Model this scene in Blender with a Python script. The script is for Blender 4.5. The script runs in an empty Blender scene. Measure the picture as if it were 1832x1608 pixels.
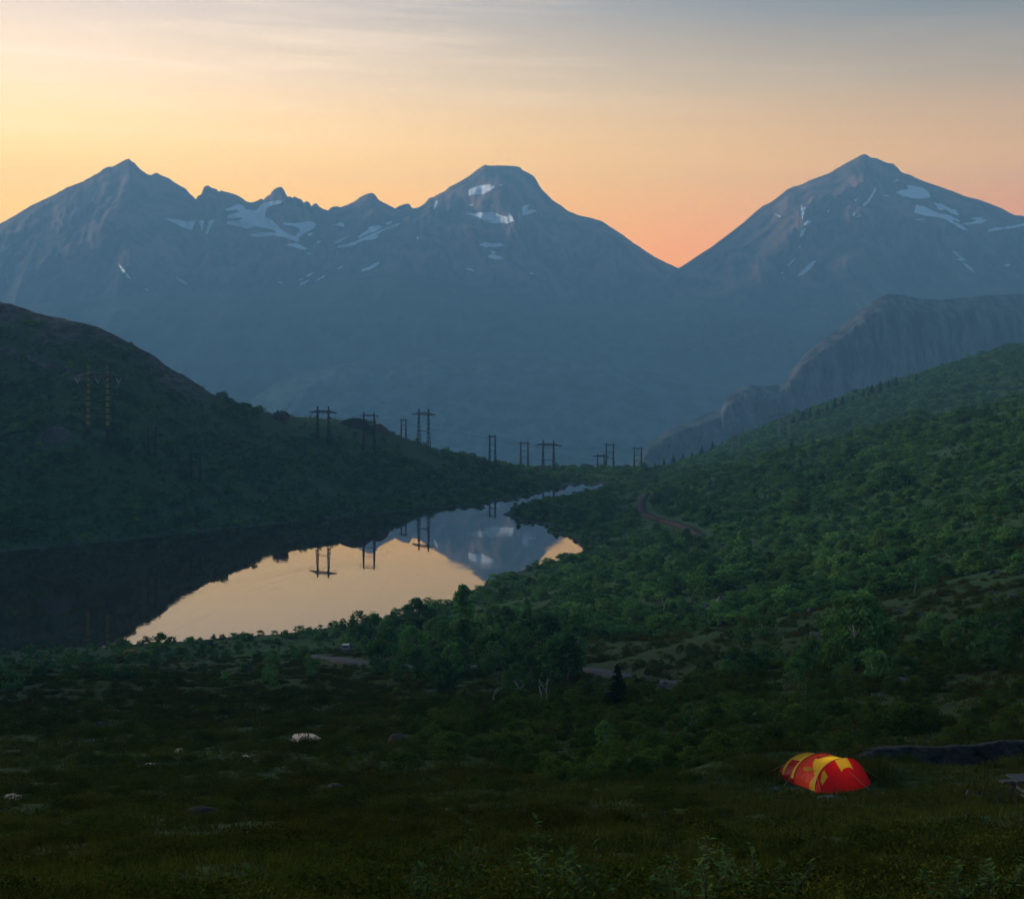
import bpy, bmesh, math, random
import numpy as np
from mathutils import Vector, Matrix

# ---------------------------------------------------------------- camera, sky, sun, exposure
F, CX, HY, ZC = 2600.0, 916.0, 640.0, 70.0        # focal length in photo pixels, principal column, horizon row, eye height over the lake
PW, PH = 1832.0, 1608.0
S = bpy.context.scene
COL = S.collection
cam_d = bpy.data.cameras.new('camera')
cam = bpy.data.objects.new('camera', cam_d); COL.objects.link(cam)
cam.location = (0, 0, ZC); cam.rotation_euler = (math.radians(90), 0, 0)
cam_d.sensor_fit = 'HORIZONTAL'; cam_d.sensor_width = 36.0
cam_d.lens = 36.0 * F / PW
cam_d.shift_y = -(PH / 2 - HY) / PW
cam_d.clip_start = 0.2; cam_d.clip_end = 60000
S.camera = cam

SUN_AZ, SUN_EL = math.radians(-62), math.radians(12)     # azimuth from +Y towards +X
w = bpy.data.worlds.new('World'); S.world = w; w.use_nodes = True
nt = w.node_tree; nt.nodes.clear()
def N(t, **k):
    n = nt.nodes.new(t)
    for a, b in k.items(): setattr(n, a, b)
    return n
def M(op, a, b=None, c=None):
    n = N('ShaderNodeMath', operation=op)
    for i, v in enumerate((a, b, c)):
        if v is None: continue
        if isinstance(v, (int, float)): n.inputs[i].default_value = v
        else: nt.links.new(v, n.inputs[i])
    return n.outputs[0]
def ramp(fac, stops, interp='B_SPLINE'):
    n = N('ShaderNodeValToRGB'); r = n.color_ramp; r.interpolation = interp
    while len(r.elements) < len(stops): r.elements.new(0.5)
    for e, (p, c) in zip(r.elements, stops): e.position = p; e.color = (*c, 1)
    nt.links.new(fac, n.inputs[0]); return n.outputs[0]
def mixc(f, a, b, mode='MIX'):
    n = N('ShaderNodeMix', data_type='RGBA', blend_type=mode)
    if isinstance(f, (int, float)): n.inputs[0].default_value = f
    else: nt.links.new(f, n.inputs[0])
    for i, v in ((6, a), (7, b)):
        if isinstance(v, tuple): n.inputs[i].default_value = (*v, 1)
        else: nt.links.new(v, n.inputs[i])
    return n.outputs[2]
tc = N('ShaderNodeTexCoord'); sp = N('ShaderNodeSeparateXYZ'); nt.links.new(tc.outputs['Generated'], sp.inputs[0])
el = M('MULTIPLY', M('ARCSINE', M('MAXIMUM', sp.outputs[2], 0.0)), 180 / math.pi)
az = M('MULTIPLY', M('ARCTAN2', sp.outputs[0], sp.outputs[1]), 180 / math.pi)
ef = M('SQRT', M('DIVIDE', el, 90.0))
def e(deg): return math.sqrt(deg / 90.0)
SKYK = 4.4       # ramps are held below 1 and scaled up here
toward = ramp(ef, [(e(0), (.79, .37, .035)), (e(4), (.79, .395, .042)), (e(6.6), (.80, .435, .066)), (e(8.5), (.69, .425, .135)), (e(10.7), (0.530, 0.365, 0.207)), (e(13.4), (.345, .265, .205)),
                   (e(16), (.200, .180, .175)), (e(20), (.080, .095, .110)), (e(30), (.040, .062, .092)), (e(50), (.022, .047, .080)), (e(90), (.018, .041, .074))], 'LINEAR')
across = ramp(ef, [(e(0), (.64, .14, .006)), (e(4.3), (.64, .15, .006)), (e(7.4), (.49, .207, .012)), (e(10.7), (0.180, 0.115, 0.045)), (e(13.4), (.042, .050, .048)),
                   (e(16), (.034, .048, .062)), (e(20), (.028, .046, .062)), (e(30), (.023, .046, .073)), (e(50), (.020, .044, .077)), (e(90), (.018, .041, .074))], 'LINEAR')
behind = ramp(ef, [(e(0), (.033, .040, .053)), (e(8), (.037, .044, .06)), (e(20), (.027, .042, .066)), (e(90), (.018, .041, .074))], 'LINEAR')
def gauss(centre, width):
    d = M('DIVIDE', M('SUBTRACT', az, centre), width)
    return M('EXPONENT', M('MULTIPLY', M('MULTIPLY', d, d), -1.0))
g1 = gauss(-24.0, 27.0); g2 = gauss(-15.0, 70.0)
skyc = mixc(g1, mixc(g2, behind, across), toward)
# thin cirrus streaks
cv = N('ShaderNodeCombineXYZ')
nt.links.new(M('MULTIPLY', M('ADD', az, M('MULTIPLY', el, 1.2)), 0.07), cv.inputs[0]); nt.links.new(M('MULTIPLY', M('ADD', el, M('MULTIPLY', az, 0.03)), 1.15), cv.inputs[1])
no = N('ShaderNodeTexNoise'); no.inputs['Scale'].default_value = 1.0; no.inputs['Detail'].default_value = 7; no.inputs['Roughness'].default_value = .62
nt.links.new(cv.outputs[0], no.inputs['Vector'])
cl = N('ShaderNodeMapRange', interpolation_type='SMOOTHSTEP'); nt.links.new(no.outputs[0], cl.inputs[0])
cl.inputs[1].default_value = .44; cl.inputs[2].default_value = .72
band = M('MULTIPLY', M('MULTIPLY', cl.outputs[0], g1), M('MULTIPLY', ramp(ef, [(e(6), (0,) * 3), (e(11), (1,) * 3), (e(15), (1,) * 3), (e(24), (0,) * 3)], 'LINEAR'), .32))
skyc = mixc(band, skyc, (.62, .46, .30))
nish = N('ShaderNodeTexSky', sky_type='NISHITA'); nish.sun_disc = False
nish.sun_elevation = math.radians(2.0); nish.sun_rotation = SUN_AZ; nish.air_density = 1.2; nish.dust_density = 2.0
bg1 = N('ShaderNodeBackground'); nt.links.new(skyc, bg1.inputs[0]); bg1.inputs[1].default_value = SKYK
bg2 = N('ShaderNodeBackground'); nt.links.new(nish.outputs[0], bg2.inputs[0]); bg2.inputs[1].default_value = 0.012
ad = N('ShaderNodeAddShader'); nt.links.new(bg1.outputs[0], ad.inputs[0]); nt.links.new(bg2.outputs[0], ad.inputs[1])
ow = N('ShaderNodeOutputWorld'); nt.links.new(ad.outputs[0], ow.inputs[0])
w.cycles.sampling_method = 'MANUAL'; w.cycles.sample_map_resolution = 512

sd = bpy.data.lights.new('sun', 'SUN'); sun = bpy.data.objects.new('sun', sd); COL.objects.link(sun)
sd.energy = 5.0; sd.angle = math.radians(11); sd.color = (1.0, .93, .80)
sv = Vector((math.sin(SUN_AZ) * math.cos(SUN_EL), math.cos(SUN_AZ) * math.cos(SUN_EL), math.sin(SUN_EL)))
sun.rotation_euler = sv.to_track_quat('Z', 'Y').to_euler(); sun.location = (-200, 100, 300)

S.view_settings.view_transform = 'Standard'; S.view_settings.look = 'None'
S.view_settings.gamma = 1.0; S.view_settings.exposure = 0.0; S.view_settings.use_curve_mapping = False
S.render.engine = 'CYCLES'
S.cycles.use_denoising = True; S.cycles.max_bounces = 6; S.cycles.diffuse_bounces = 2; S.cycles.glossy_bounces = 3
S.cycles.transmission_bounces = 4; S.cycles.transparent_max_bounces = 8; S.cycles.volume_bounces = 1
S.cycles.use_adaptive_sampling = True; S.cycles.adaptive_threshold = 0.01
S.cycles.sample_clamp_indirect = 4.0

# ---------------------------------------------------------------- helpers
rng = np.random.default_rng(7)
random.seed(7)
def tag(o, label=None, cat=None, group=None, kind=None):
    if label: o['label'] = label
    if cat: o['category'] = cat
    if group: o['group'] = group
    if kind: o['kind'] = kind
    return o
def mesh_np(name, V, Q, smooth=False, mats=()):
    """mesh from a vertex array and a quad or triangle index array"""
    V = np.asarray(V, np.float32); Q = np.asarray(Q, np.int32); k = Q.shape[1]
    me = bpy.data.meshes.new(name)
    me.vertices.add(len(V)); me.vertices.foreach_set('co', V.ravel())
    me.loops.add(Q.size); me.loops.foreach_set('vertex_index', Q.ravel())
    me.polygons.add(len(Q)); me.polygons.foreach_set('loop_start', np.arange(0, Q.size, k, dtype=np.int32))
    me.polygons.foreach_set('loop_total', np.full(len(Q), k, np.int32))
    if smooth: me.polygons.foreach_set('use_smooth', np.ones(len(Q), bool))
    for m in mats: me.materials.append(m)
    me.update(calc_edges=True)
    return me
def link(name, me, parent=None, loc=None):
    o = bpy.data.objects.new(name, me); COL.objects.link(o)
    if parent: o.parent = parent
    if loc is not None: o.location = loc
    return o
def empty(name, loc, rz=0.0, sc=1.0):
    o = link(name, None, None, loc); o.rotation_euler = (0, 0, rz); o.scale = (sc,) * 3
    o.empty_display_size = .3
    return o
def grid_quads(nr, nc):
    i = np.arange(nr - 1)[:, None] * nc + np.arange(nc - 1)[None]
    return np.stack([i, i + 1, i + nc + 1, i + nc], -1).reshape(-1, 4)
class MB:
    """collects simple solids into one mesh"""
    def __init__(s): s.v = []; s.f = []
    def add(s, V, Fc):
        b = len(s.v); s.v += [tuple(p) for p in V]; s.f += [tuple(b + i for i in f) for f in Fc]
    def box(s, c, size, rz=0.0):
        x, y, z = (k / 2 for k in size); c0, s0 = math.cos(rz), math.sin(rz); P = []
        for a in (-1, 1):
            for b in (-1, 1):
                for d in (-1, 1):
                    X, Y = a * x, b * y
                    P.append((c[0] + X * c0 - Y * s0, c[1] + X * s0 + Y * c0, c[2] + d * z))
        s.add(P, [(0, 1, 3, 2), (4, 6, 7, 5), (0, 4, 5, 1), (2, 3, 7, 6), (0, 2, 6, 4), (1, 5, 7, 3)])
    def tube(s, pts, rad, n=5, cap=True):
        pts = [Vector(p) for p in pts]
        rad = rad if isinstance(rad, (list, tuple)) else [rad] * len(pts)
        rings = []
        for i, p in enumerate(pts):
            d = (pts[min(i + 1, len(pts) - 1)] - pts[max(i - 1, 0)]).normalized()
            a = d.cross(Vector((0, 0, 1)) if abs(d.z) < .9 else Vector((1, 0, 0))).normalized(); b = d.cross(a)
            rings.append([p + (a * math.cos(2 * math.pi * k / n) + b * math.sin(2 * math.pi * k / n)) * rad[i] for k in range(n)])
        V = [q for r in rings for q in r]; Fc = []
        for i in range(len(pts) - 1):
            for k in range(n):
                Fc.append((i * n + k, i * n + (k + 1) % n, (i + 1) * n + (k + 1) % n, (i + 1) * n + k))
        if cap: Fc += [tuple(range(n))[::-1], tuple((len(pts) - 1) * n + k for k in range(n))]
        s.add(V, Fc)
    def mesh(s, name, mat, smooth=False):
        me = bpy.data.meshes.new(name); me.from_pydata(s.v, [], s.f)
        for m in (mat if isinstance(mat, (list, tuple)) else [mat]): me.materials.append(m)
        if smooth: me.polygons.foreach_set('use_smooth', np.ones(len(me.polygons), bool))
        me.update(); return me
    def build(s, name, mat, parent=None, smooth=False): return link(name, s.mesh(name, mat, smooth), parent)

# gradient noise in numpy
_perm = np.random.default_rng(3).permutation(256); _perm = np.concatenate([_perm, _perm])
_ga = np.random.default_rng(4).uniform(0, 2 * np.pi, 256); _gx, _gy = np.cos(_ga), np.sin(_ga)
def pnoise(x, y):
    xi, yi = np.floor(x).astype(int), np.floor(y).astype(int); xf, yf = x - xi, y - yi
    u, v = xf ** 3 * (xf * (xf * 6 - 15) + 10), yf ** 3 * (yf * (yf * 6 - 15) + 10)
    def g(a, b, dx, dy):
        h = _perm[(_perm[a & 255] + b) & 255]; return _gx[h] * dx + _gy[h] * dy
    n00, n10 = g(xi, yi, xf, yf), g(xi + 1, yi, xf - 1, yf)
    n01, n11 = g(xi, yi + 1, xf, yf - 1), g(xi + 1, yi + 1, xf - 1, yf - 1)
    return (n00 * (1 - u) + n10 * u) * (1 - v) + (n01 * (1 - u) + n11 * u) * v
def fbm(x, y, o=4, gain=.5):
    s, a, t = 0, 1, 0
    for k in range(o): s = s + a * pnoise(x * 2 ** k + 17.3 * k, y * 2 ** k + 5.7 * k); t += a; a *= gain
    return s / t * 1.6
def ridged(x, y, o=4, gain=.5):
    s, a, t = 0, 1, 0
    for k in range(o): s = s + a * (1 - 2 * np.abs(pnoise(x * 2 ** k + 9.1 * k, y * 2 ** k + 3.3 * k))); t += a; a *= gain
    return s / t
def sstep(a, b, x):
    t = np.clip((x - a) / (b - a), 0, 1); return t * t * (3 - 2 * t)

# ---------------------------------------------------------------- materials
def new_mat(name):
    m = bpy.data.materials.new(name); m.use_nodes = True; m.node_tree.nodes.clear(); return m
class G:
    def __init__(s, m): s.t = m.node_tree
    def n(s, typ, **k):
        x = s.t.nodes.new(typ)
        for a, b in k.items(): setattr(x, a, b)
        return x
    def l(s, a, b): s.t.links.new(a, b)
    def math(s, op, a, b=None):
        x = s.n('ShaderNodeMath', operation=op)
        for i, v in enumerate((a, b)):
            if v is None: continue
            if isinstance(v, (int, float)): x.inputs[i].default_value = v
            else: s.l(v, x.inputs[i])
        return x.outputs[0]
    def noise(s, scale, detail=4, rough=.55, vec=None, stretch=None):
        x = s.n('ShaderNodeTexNoise'); x.inputs['Scale'].default_value = scale; x.inputs['Detail'].default_value = detail; x.inputs['Roughness'].default_value = rough
        if vec is None: vec = s.n('ShaderNodeTexCoord').outputs['Object']
        if stretch:
            mp = s.n('ShaderNodeMapping'); mp.inputs['Scale'].default_value = stretch; s.l(vec, mp.inputs[0]); vec = mp.outputs[0]
        s.l(vec, x.inputs['Vector']); return x.outputs[0]
    def mr(s, v, a, b, c=0., d=1.):
        x = s.n('ShaderNodeMapRange', interpolation_type='SMOOTHSTEP'); s.l(v, x.inputs[0])
        for i, q in enumerate((a, b, c, d)): x.inputs[i + 1].default_value = q
        return x.outputs[0]
    def mix(s, f, a, b, mode='MIX'):
        x = s.n('ShaderNodeMix', data_type='RGBA', blend_type=mode)
        if isinstance(f, (int, float)): x.inputs[0].default_value = f
        else: s.l(f, x.inputs[0])
        for i, v in ((6, a), (7, b)):
            if isinstance(v, tuple): x.inputs[i].default_value = (*v, 1)
            else: s.l(v, x.inputs[i])
        return x.outputs[2]
    def attr(s, name): 
        x = s.n('ShaderNodeAttribute', attribute_name=name); return x.outputs['Fac']
    def out(s, sh): 
        o = s.n('ShaderNodeOutputMaterial'); s.l(sh, o.inputs[0])
    def bsdf(s, col, rough=.9, spec=.2, bump=None, bstr=.5, bdist=.1, **k):
        b = s.n('ShaderNodeBsdfPrincipled')
        if isinstance(col, tuple): b.inputs['Base Color'].default_value = (*col, 1)
        else: s.l(col, b.inputs['Base Color'])
        b.inputs['Roughness'].default_value = rough; b.inputs['Specular IOR Level'].default_value = spec
        for a, v in k.items(): b.inputs[a.replace('_', ' ')].default_value = v
        if bump is not None:
            bn = s.n('ShaderNodeBump'); bn.inputs['Strength'].default_value = bstr; bn.inputs['Distance'].default_value = bdist
            s.l(bump, bn.inputs['Height']); s.l(bn.outputs[0], b.inputs['Normal'])
        return b.outputs[0]
MAT = {}
def simple(name, col, rough=.7, spec=.3, var=.25, scale=6.0, bstr=.3, bdist=.02, metal=0.0):
    m = new_mat(name); g = G(m); n = g.noise(scale, 5)
    c = g.mix(g.mr(n, .3, .7), tuple(v * (1 - var) for v in col), tuple(min(1, v * (1 + var)) for v in col))
    g.out(g.bsdf(c, rough, spec, n, bstr, bdist, Metallic=metal)); MAT[name] = m; return m
def foliage(name, dark, light, warm, transl=.35):
    m = new_mat(name); g = G(m)
    r = g.n('ShaderNodeObjectInfo').outputs['Random']; geo = g.n('ShaderNodeNewGeometry')
    isl = geo.outputs['Random Per Island']
    c = g.mix(isl, dark, light); c = g.mix(g.math('MULTIPLY', g.mr(r, .45, 1.0), .55), c, warm)
    pn = g.noise(.10, 4, .6, geo.outputs['Position']); c = g.mix(g.math('MULTIPLY', g.mr(pn, .48, .66), .5), c, warm)
    hs = g.n('ShaderNodeHueSaturation'); g.l(c, hs.inputs['Color']); g.l(g.math('MULTIPLY', g.mr(r, 0, 1, .65, 1.25), g.mr(pn, .30, .62, 1.25, .78)), hs.inputs['Value'])
    d = g.n('ShaderNodeBsdfDiffuse'); t = g.n('ShaderNodeBsdfTranslucent'); g.l(hs.outputs[0], d.inputs[0]); g.l(hs.outputs[0], t.inputs[0])
    mx = g.n('ShaderNodeMixShader'); mx.inputs[0].default_value = transl; g.l(d.outputs[0], mx.inputs[1]); g.l(t.outputs[0], mx.inputs[2])
    g.out(mx.outputs[0]); MAT[name] = m; return m
foliage('birch_leaves', (.052, .135, .038), (.115, .26, .075), (.14, .23, .05))
foliage('spruce_needles', (.012, .035, .018), (.028, .060, .030), (.03, .055, .02), .15)
foliage('willow_leaves', (.05, .09, .022), (.12, .19, .05), (.13, .17, .04))
foliage('grass_blades', (.038, .048, .007), (.078, .096, .014), (.095, .076, .012), .25)
foliage('heath_leaves', (.030, .046, .006), (.062, .092, .013), (.080, .068, .011), .2)
foliage('bush_leaves', (.040, .082, .013), (.088, .155, .026), (.105, .130, .020), .3)
simple('birch_bark', (.30, .28, .25), .85, .2, .5, 5)
simple('dark_bark', (.07, .055, .045), .9, .2, .4, 8)
simple('rock', (.085, .082, .078), .9, .25, .55, 1.6, .8, .08)
simple('dark_rock', (.022, .020, .019), .9, .2, .6, 1.6, 1.0, .14)
simple('warm_rock', (.075, .052, .042), .9, .2, .5, 1.4, .8, .08)
simple('steel', (.014, .015, .017), .6, .4, .2, 2.0, 0, .01)
simple('pale_steel', (.16, .17, .17), .5, .4, .1, 2.0, 0, .01)
simple('glass_string', (.55, .58, .56), .3, .5, .1, 2.0, 0, .01)
simple('cable', (.05, .055, .06), .6, .3, .1, 2.0, 0, .01)
simple('weathered_wood', (.075, .07, .066), .8, .25, .35, 9.0, .4, .01)
simple('log_wall', (.13, .04, .03), .85, .2, .3, 3.0, .4, .03)
simple('roof_turf', (.035, .03, .028), .9, .2, .3, 3.0, .5, .05)
simple('asphalt', (.04, .038, .042), .85, .3, .2, 3.0, .3, .02)
simple('dirt_track', (.045, .032, .027), .95, .1, .35, .8, .6, .05)
simple('gravel', (.11, .10, .095), .95, .2, .6, 3.0, .8, .05)
m = new_mat('snow'); g = G(m); n = g.noise(.02, 5); g.out(g.bsdf(g.mix(n, (.80, .82, .86), (.92, .93, .95)), .6, .3, n, .2, 2.0)); MAT['snow'] = m
m = new_mat('water'); g = G(m)
n1 = g.noise(.35, 3, .5, stretch=(.35, 1.3, 1)); n2 = g.noise(.02, 2, .5, stretch=(.5, 1.6, 1))
hsum = g.math('MULTIPLY', n1, g.mr(n2, .42, .66, .12, 1.6))
b = g.n('ShaderNodeBsdfPrincipled'); b.inputs['Base Color'].default_value = (.022, .013, .006, 1); b.inputs['IOR'].default_value = 1.6
b.inputs['Roughness'].default_value = .015
bn = g.n('ShaderNodeBump'); bn.inputs['Strength'].default_value = .10; bn.inputs['Distance'].default_value = .05; g.l(hsum, bn.inputs['Height']); g.l(bn.outputs[0], b.inputs['Normal'])
g.out(b.outputs[0]); MAT['water'] = m
# ground sheet: moss, heath and grass, with rock, gravel shore and woodland floor by vertex masks
m = new_mat('ground_cover'); g = G(m)
oc = g.n('ShaderNodeTexCoord').outputs['Object']
na, nb, nc, nd = g.noise(.045, 5, .6, oc), g.noise(.28, 5, .6, oc), g.noise(2.2, 5, .65, oc), g.noise(9.0, 4, .7, oc)
heath = g.mix(g.mr(na, .38, .62), (.034, .046, .008), (.058, .048, .011))
heath = g.mix(g.mr(nb, .32, .56), heath, (.040, .066, .013))
heath = g.mix(g.mr(nc, .50, .70), heath, (.024, .026, .008)); 
heath = g.mix(g.math('MULTIPLY', g.mr(nd, .50, .72), .6), heath, (.060, .050, .018))
wood = g.mix(g.mr(nc, .35, .65), (.018, .042, .012), (.050, .100, .030))
c = g.mix(g.attr('wood'), heath, wood)
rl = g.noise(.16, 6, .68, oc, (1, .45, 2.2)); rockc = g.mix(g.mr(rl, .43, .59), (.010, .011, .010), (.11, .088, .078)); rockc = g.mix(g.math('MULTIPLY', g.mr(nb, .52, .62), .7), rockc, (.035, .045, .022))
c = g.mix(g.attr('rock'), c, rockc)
c = g.mix(g.attr('shore'), c, g.mix(g.mr(nd, .35, .65), (.018, .02, .018), (.06, .06, .055)))
hb = g.math('ADD', g.math('MULTIPLY', nd, .35), g.math('ADD', nc, g.math('MULTIPLY', nb, 2.0)))
g.out(g.bsdf(c, .95, .12, hb, .9, .22)); MAT['ground_cover'] = m
def mountain_mat(name, rock1, rock2, veg, z0, z1, scale, streak=(1, 1, .35)):
    m = new_mat(name); g = G(m); oc = g.n('ShaderNodeTexCoord').outputs['Object']
    n1, n2 = g.noise(scale, 7, .62, oc, streak), g.noise(scale * .22, 4, .55, oc)
    sep = g.n('ShaderNodeSeparateXYZ'); g.l(oc, sep.inputs[0])
    h = g.math('ADD', sep.outputs[2], g.math('MULTIPLY', g.math('SUBTRACT', n2, .5), (z1 - z0) * 1.6))
    r = g.mix(g.mr(n1, .36, .64), rock1, rock2)
    vg = g.mix(g.mr(n1, .4, .62), tuple(v * .7 for v in veg), tuple(v * 2.3 for v in veg))
    g.out(g.bsdf(g.mix(g.mr(h, z0, z1), vg, r), .95, .1, n1, 1.0, .35 / scale * .4)); MAT[name] = m; return m
mountain_mat('mountain_rock', (.008, .007, .008), (.25, .125, .095), (.012, .016, .013), 200, 560, .009)
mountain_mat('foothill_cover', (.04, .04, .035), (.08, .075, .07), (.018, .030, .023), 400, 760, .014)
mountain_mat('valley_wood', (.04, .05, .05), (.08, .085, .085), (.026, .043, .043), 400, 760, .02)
mountain_mat('cliff_rock', (.008, .010, .012), (.12, .112, .115), (.012, .022, .013), -230, 10, .026, (1.6, .8, .22))

# ---------------------------------------------------------------- ground: control points (distance, photo row) along sight lines, thin-plate spline
COLS = {
 -700: [(3, 2177), (5, 1752), (10, 1640), (25, 1530), (60, 1430), (120, 1320), (210, 1235), (330, 1190), (430, 1080), (470, 1010), (540, 860), (620, 700), (720, 580), (820, 540), (1000, 640), (1400, 800)],
 -300: [(10, 1640), (60, 1425), (210, 1228), (335, 1175), (420, 1068), (495, 1000), (570, 850), (650, 700), (740, 570), (800, 505), (950, 560), (1300, 760)],
 0:    [(3, 2177), (5, 1752), (10, 1640), (25, 1525), (60, 1420), (120, 1300), (210, 1220), (338, 1168), (420, 1068), (528, 985), (600, 850), (680, 720), (740, 628), (800, 552), (900, 590), (1200, 800)],
 200:  [(60, 1420), (120, 1300), (210, 1220), (347, 1157), (450, 1045), (559, 967), (630, 797), (700, 690), (770, 606), (860, 650), (1150, 830)],
 330:  [(10, 1640), (25, 1523), (60, 1420), (115, 1300), (205, 1220), (350, 1150), (586, 953), (650, 850), (710, 760), (771, 685), (860, 720), (1150, 850)],
 450:  [(612, 941), (690, 840), (740, 780), (790, 739), (880, 765), (1150, 860)],
 560:  [(60, 1420), (110, 1300), (200, 1220), (355, 1142), (635, 931), (700, 858), (757, 795), (817, 753), (900, 775), (1150, 860)],
 660:  [(330, 1160), (660, 920), (740, 830), (800, 777), (835, 763), (900, 790), (1150, 865)],
 780:  [(10, 1640), (25, 1522), (58, 1420), (105, 1300), (195, 1220), (300, 1150), (390, 1100), (500, 1003), (692, 908), (760, 850), (837, 806), (920, 830), (1150, 880)],
 900:  [(56, 1420), (100, 1300), (190, 1220), (280, 1140), (430, 1062), (560, 967), (736, 893), (800, 862), (870, 832), (950, 842), (1150, 880)],
 1000: [(10, 1640), (25, 1521), (55, 1418), (97, 1300), (185, 1215), (270, 1135), (380, 1055), (500, 1003), (600, 950), (730, 900), (833, 866), (880, 850), (940, 840), (1150, 880)],
 1100: [(55, 1416), (95, 1300), (180, 1210), (265, 1125), (360, 1058), (470, 1000), (600, 938), (720, 895), (810, 866), (870, 854), (960, 841), (1150, 870)],
 1200: [(54, 1415), (93, 1300), (176, 1213), (260, 1120), (340, 1058), (420, 1000), (520, 945), (640, 905), (800, 866), (900, 850), (1000, 836), (1160, 850)],
 1300: [(53, 1413), (92, 1300), (165, 1205), (240, 1115), (320, 1055), (410, 990), (510, 930), (620, 880), (740, 838), (850, 846), (1100, 815), (1350, 797), (1550, 830)],
 1400: [(10, 1640), (25, 1520), (52, 1414), (90, 1300), (150, 1195), (220, 1110), (300, 1050), (400, 985), (500, 915), (600, 855), (700, 811), (800, 836), (1150, 785), (1420, 752), (1600, 790)],
 1600: [(25, 1515), (50, 1410), (87, 1290), (140, 1175), (210, 1075), (300, 990), (400, 905), (500, 835), (600, 790), (660, 764), (770, 800), (1150, 722), (1430, 686), (1620, 730)],
 1832: [(3, 2177), (5, 1752), (10, 1640), (25, 1512), (43, 1437), (52, 1395), (85, 1275), (130, 1150), (200, 1040), (300, 920), (400, 825), (500, 755), (600, 716), (730, 765), (1100, 668), (1430, 622), (1650, 680)],
 2150: [(10, 1640), (25, 1505), (50, 1390), (85, 1255), (130, 1110), (200, 990), (300, 860), (400, 760), (500, 690), (600, 650), (730, 680), (1100, 590), (1430, 555), (1650, 610)],
 -2500: [(3, 2177), (10, 1640), (25, 1535), (60, 1440), (120, 1330), (210, 1130), (300, 700), (380, 150), (480, -250), (620, -80), (900, 400), (1400, 620)],  # unseen hill left of the frame, raised to block the sun from the foreground
 -1700: [(60, 1435), (210, 1200), (300, 900), (400, 560), (480, 330), (540, 230), (620, 330), (900, 580), (1400, 660)],  # unseen hill section, added to cast shade over the lakeside grove
 -4300: [(3, 2177), (10, 1640), (25, 1540), (60, 1440), (120, 1300), (180, 920), (260, 180), (340, -480), (480, -380), (900, 350), (1400, 620)],  # out-of-view end of that hill, heightened to keep low sun off the heath
 4300: [(3, 2177), (10, 1600), (25, 1400), (60, 1150), (120, 850), (210, 600), (330, 480), (600, 350), (1000, 350), (1400, 450)],
 2500: [(3, 2177), (10, 1640), (25, 1500), (50, 1375), (85, 1230), (130, 1080), (200, 950), (300, 810), (400, 700), (500, 630), (600, 590), (730, 610), (1100, 530), (1430, 500), (1650, 560)],
}
UMAX = 2.1
cu, cv_, ct = [], [], []
for px, lst in COLS.items():
    for D, py in lst: cu.append((px - CX) / F); cv_.append(math.log(D)); ct.append((py - HY) / F)
for px in (-4300, -2000, -700, 0, 600, 1100, 1500, 1832, 2500, 4300):
    for D, z in (((1700, -90), (2400, -170)) if px < 1250 else ((2300, -120), (2500, -170))) + ((3600, -230), (6000, -260), (15000, -260)):
        cu.append((px - CX) / F); cv_.append(math.log(D)); ct.append((ZC - z) / D)
cu, cv_, ct = map(np.array, (cu, cv_, ct))
def tps_k(r2): return np.where(r2 > 1e-12, r2 * np.log(np.maximum(r2, 1e-12)), 0) * .5
n_ = len(cu); A = np.zeros((n_ + 3, n_ + 3))
A[:n_, :n_] = tps_k((cu[:, None] - cu) ** 2 + (cv_[:, None] - cv_) ** 2) + np.eye(n_) * 2e-5
A[:n_, n_:] = np.stack([np.ones(n_), cu, cv_], 1); A[n_:, :n_] = A[:n_, n_:].T
wts = np.linalg.solve(A, np.concatenate([ct, np.zeros(3)]))
_o = .43 + (UMAX - .43) * np.linspace(0, 1, 46)[1:] ** 1.4
ug = np.concatenate([-_o[::-1], np.linspace(-.43, .43, 540), _o]); NU = len(ug)
vg = np.concatenate([np.linspace(math.log(3), math.log(1700), 640), np.linspace(math.log(1700), math.log(16000), 50)[1:]]); NV = len(vg)
UU, VV = np.meshgrid(ug, vg)
TT = np.zeros_like(UU)
for i in range(n_): TT += wts[i] * tps_k((UU - cu[i]) ** 2 + (VV - cv_[i]) ** 2)
TT += wts[n_] + wts[n_ + 1] * UU + wts[n_ + 2] * VV
DD = np.exp(VV); XX = UU * DD; ZZ = ZC - TT * DD
ZZ = np.where(DD > 2250, np.minimum(ZZ, -60), ZZ)

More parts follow.
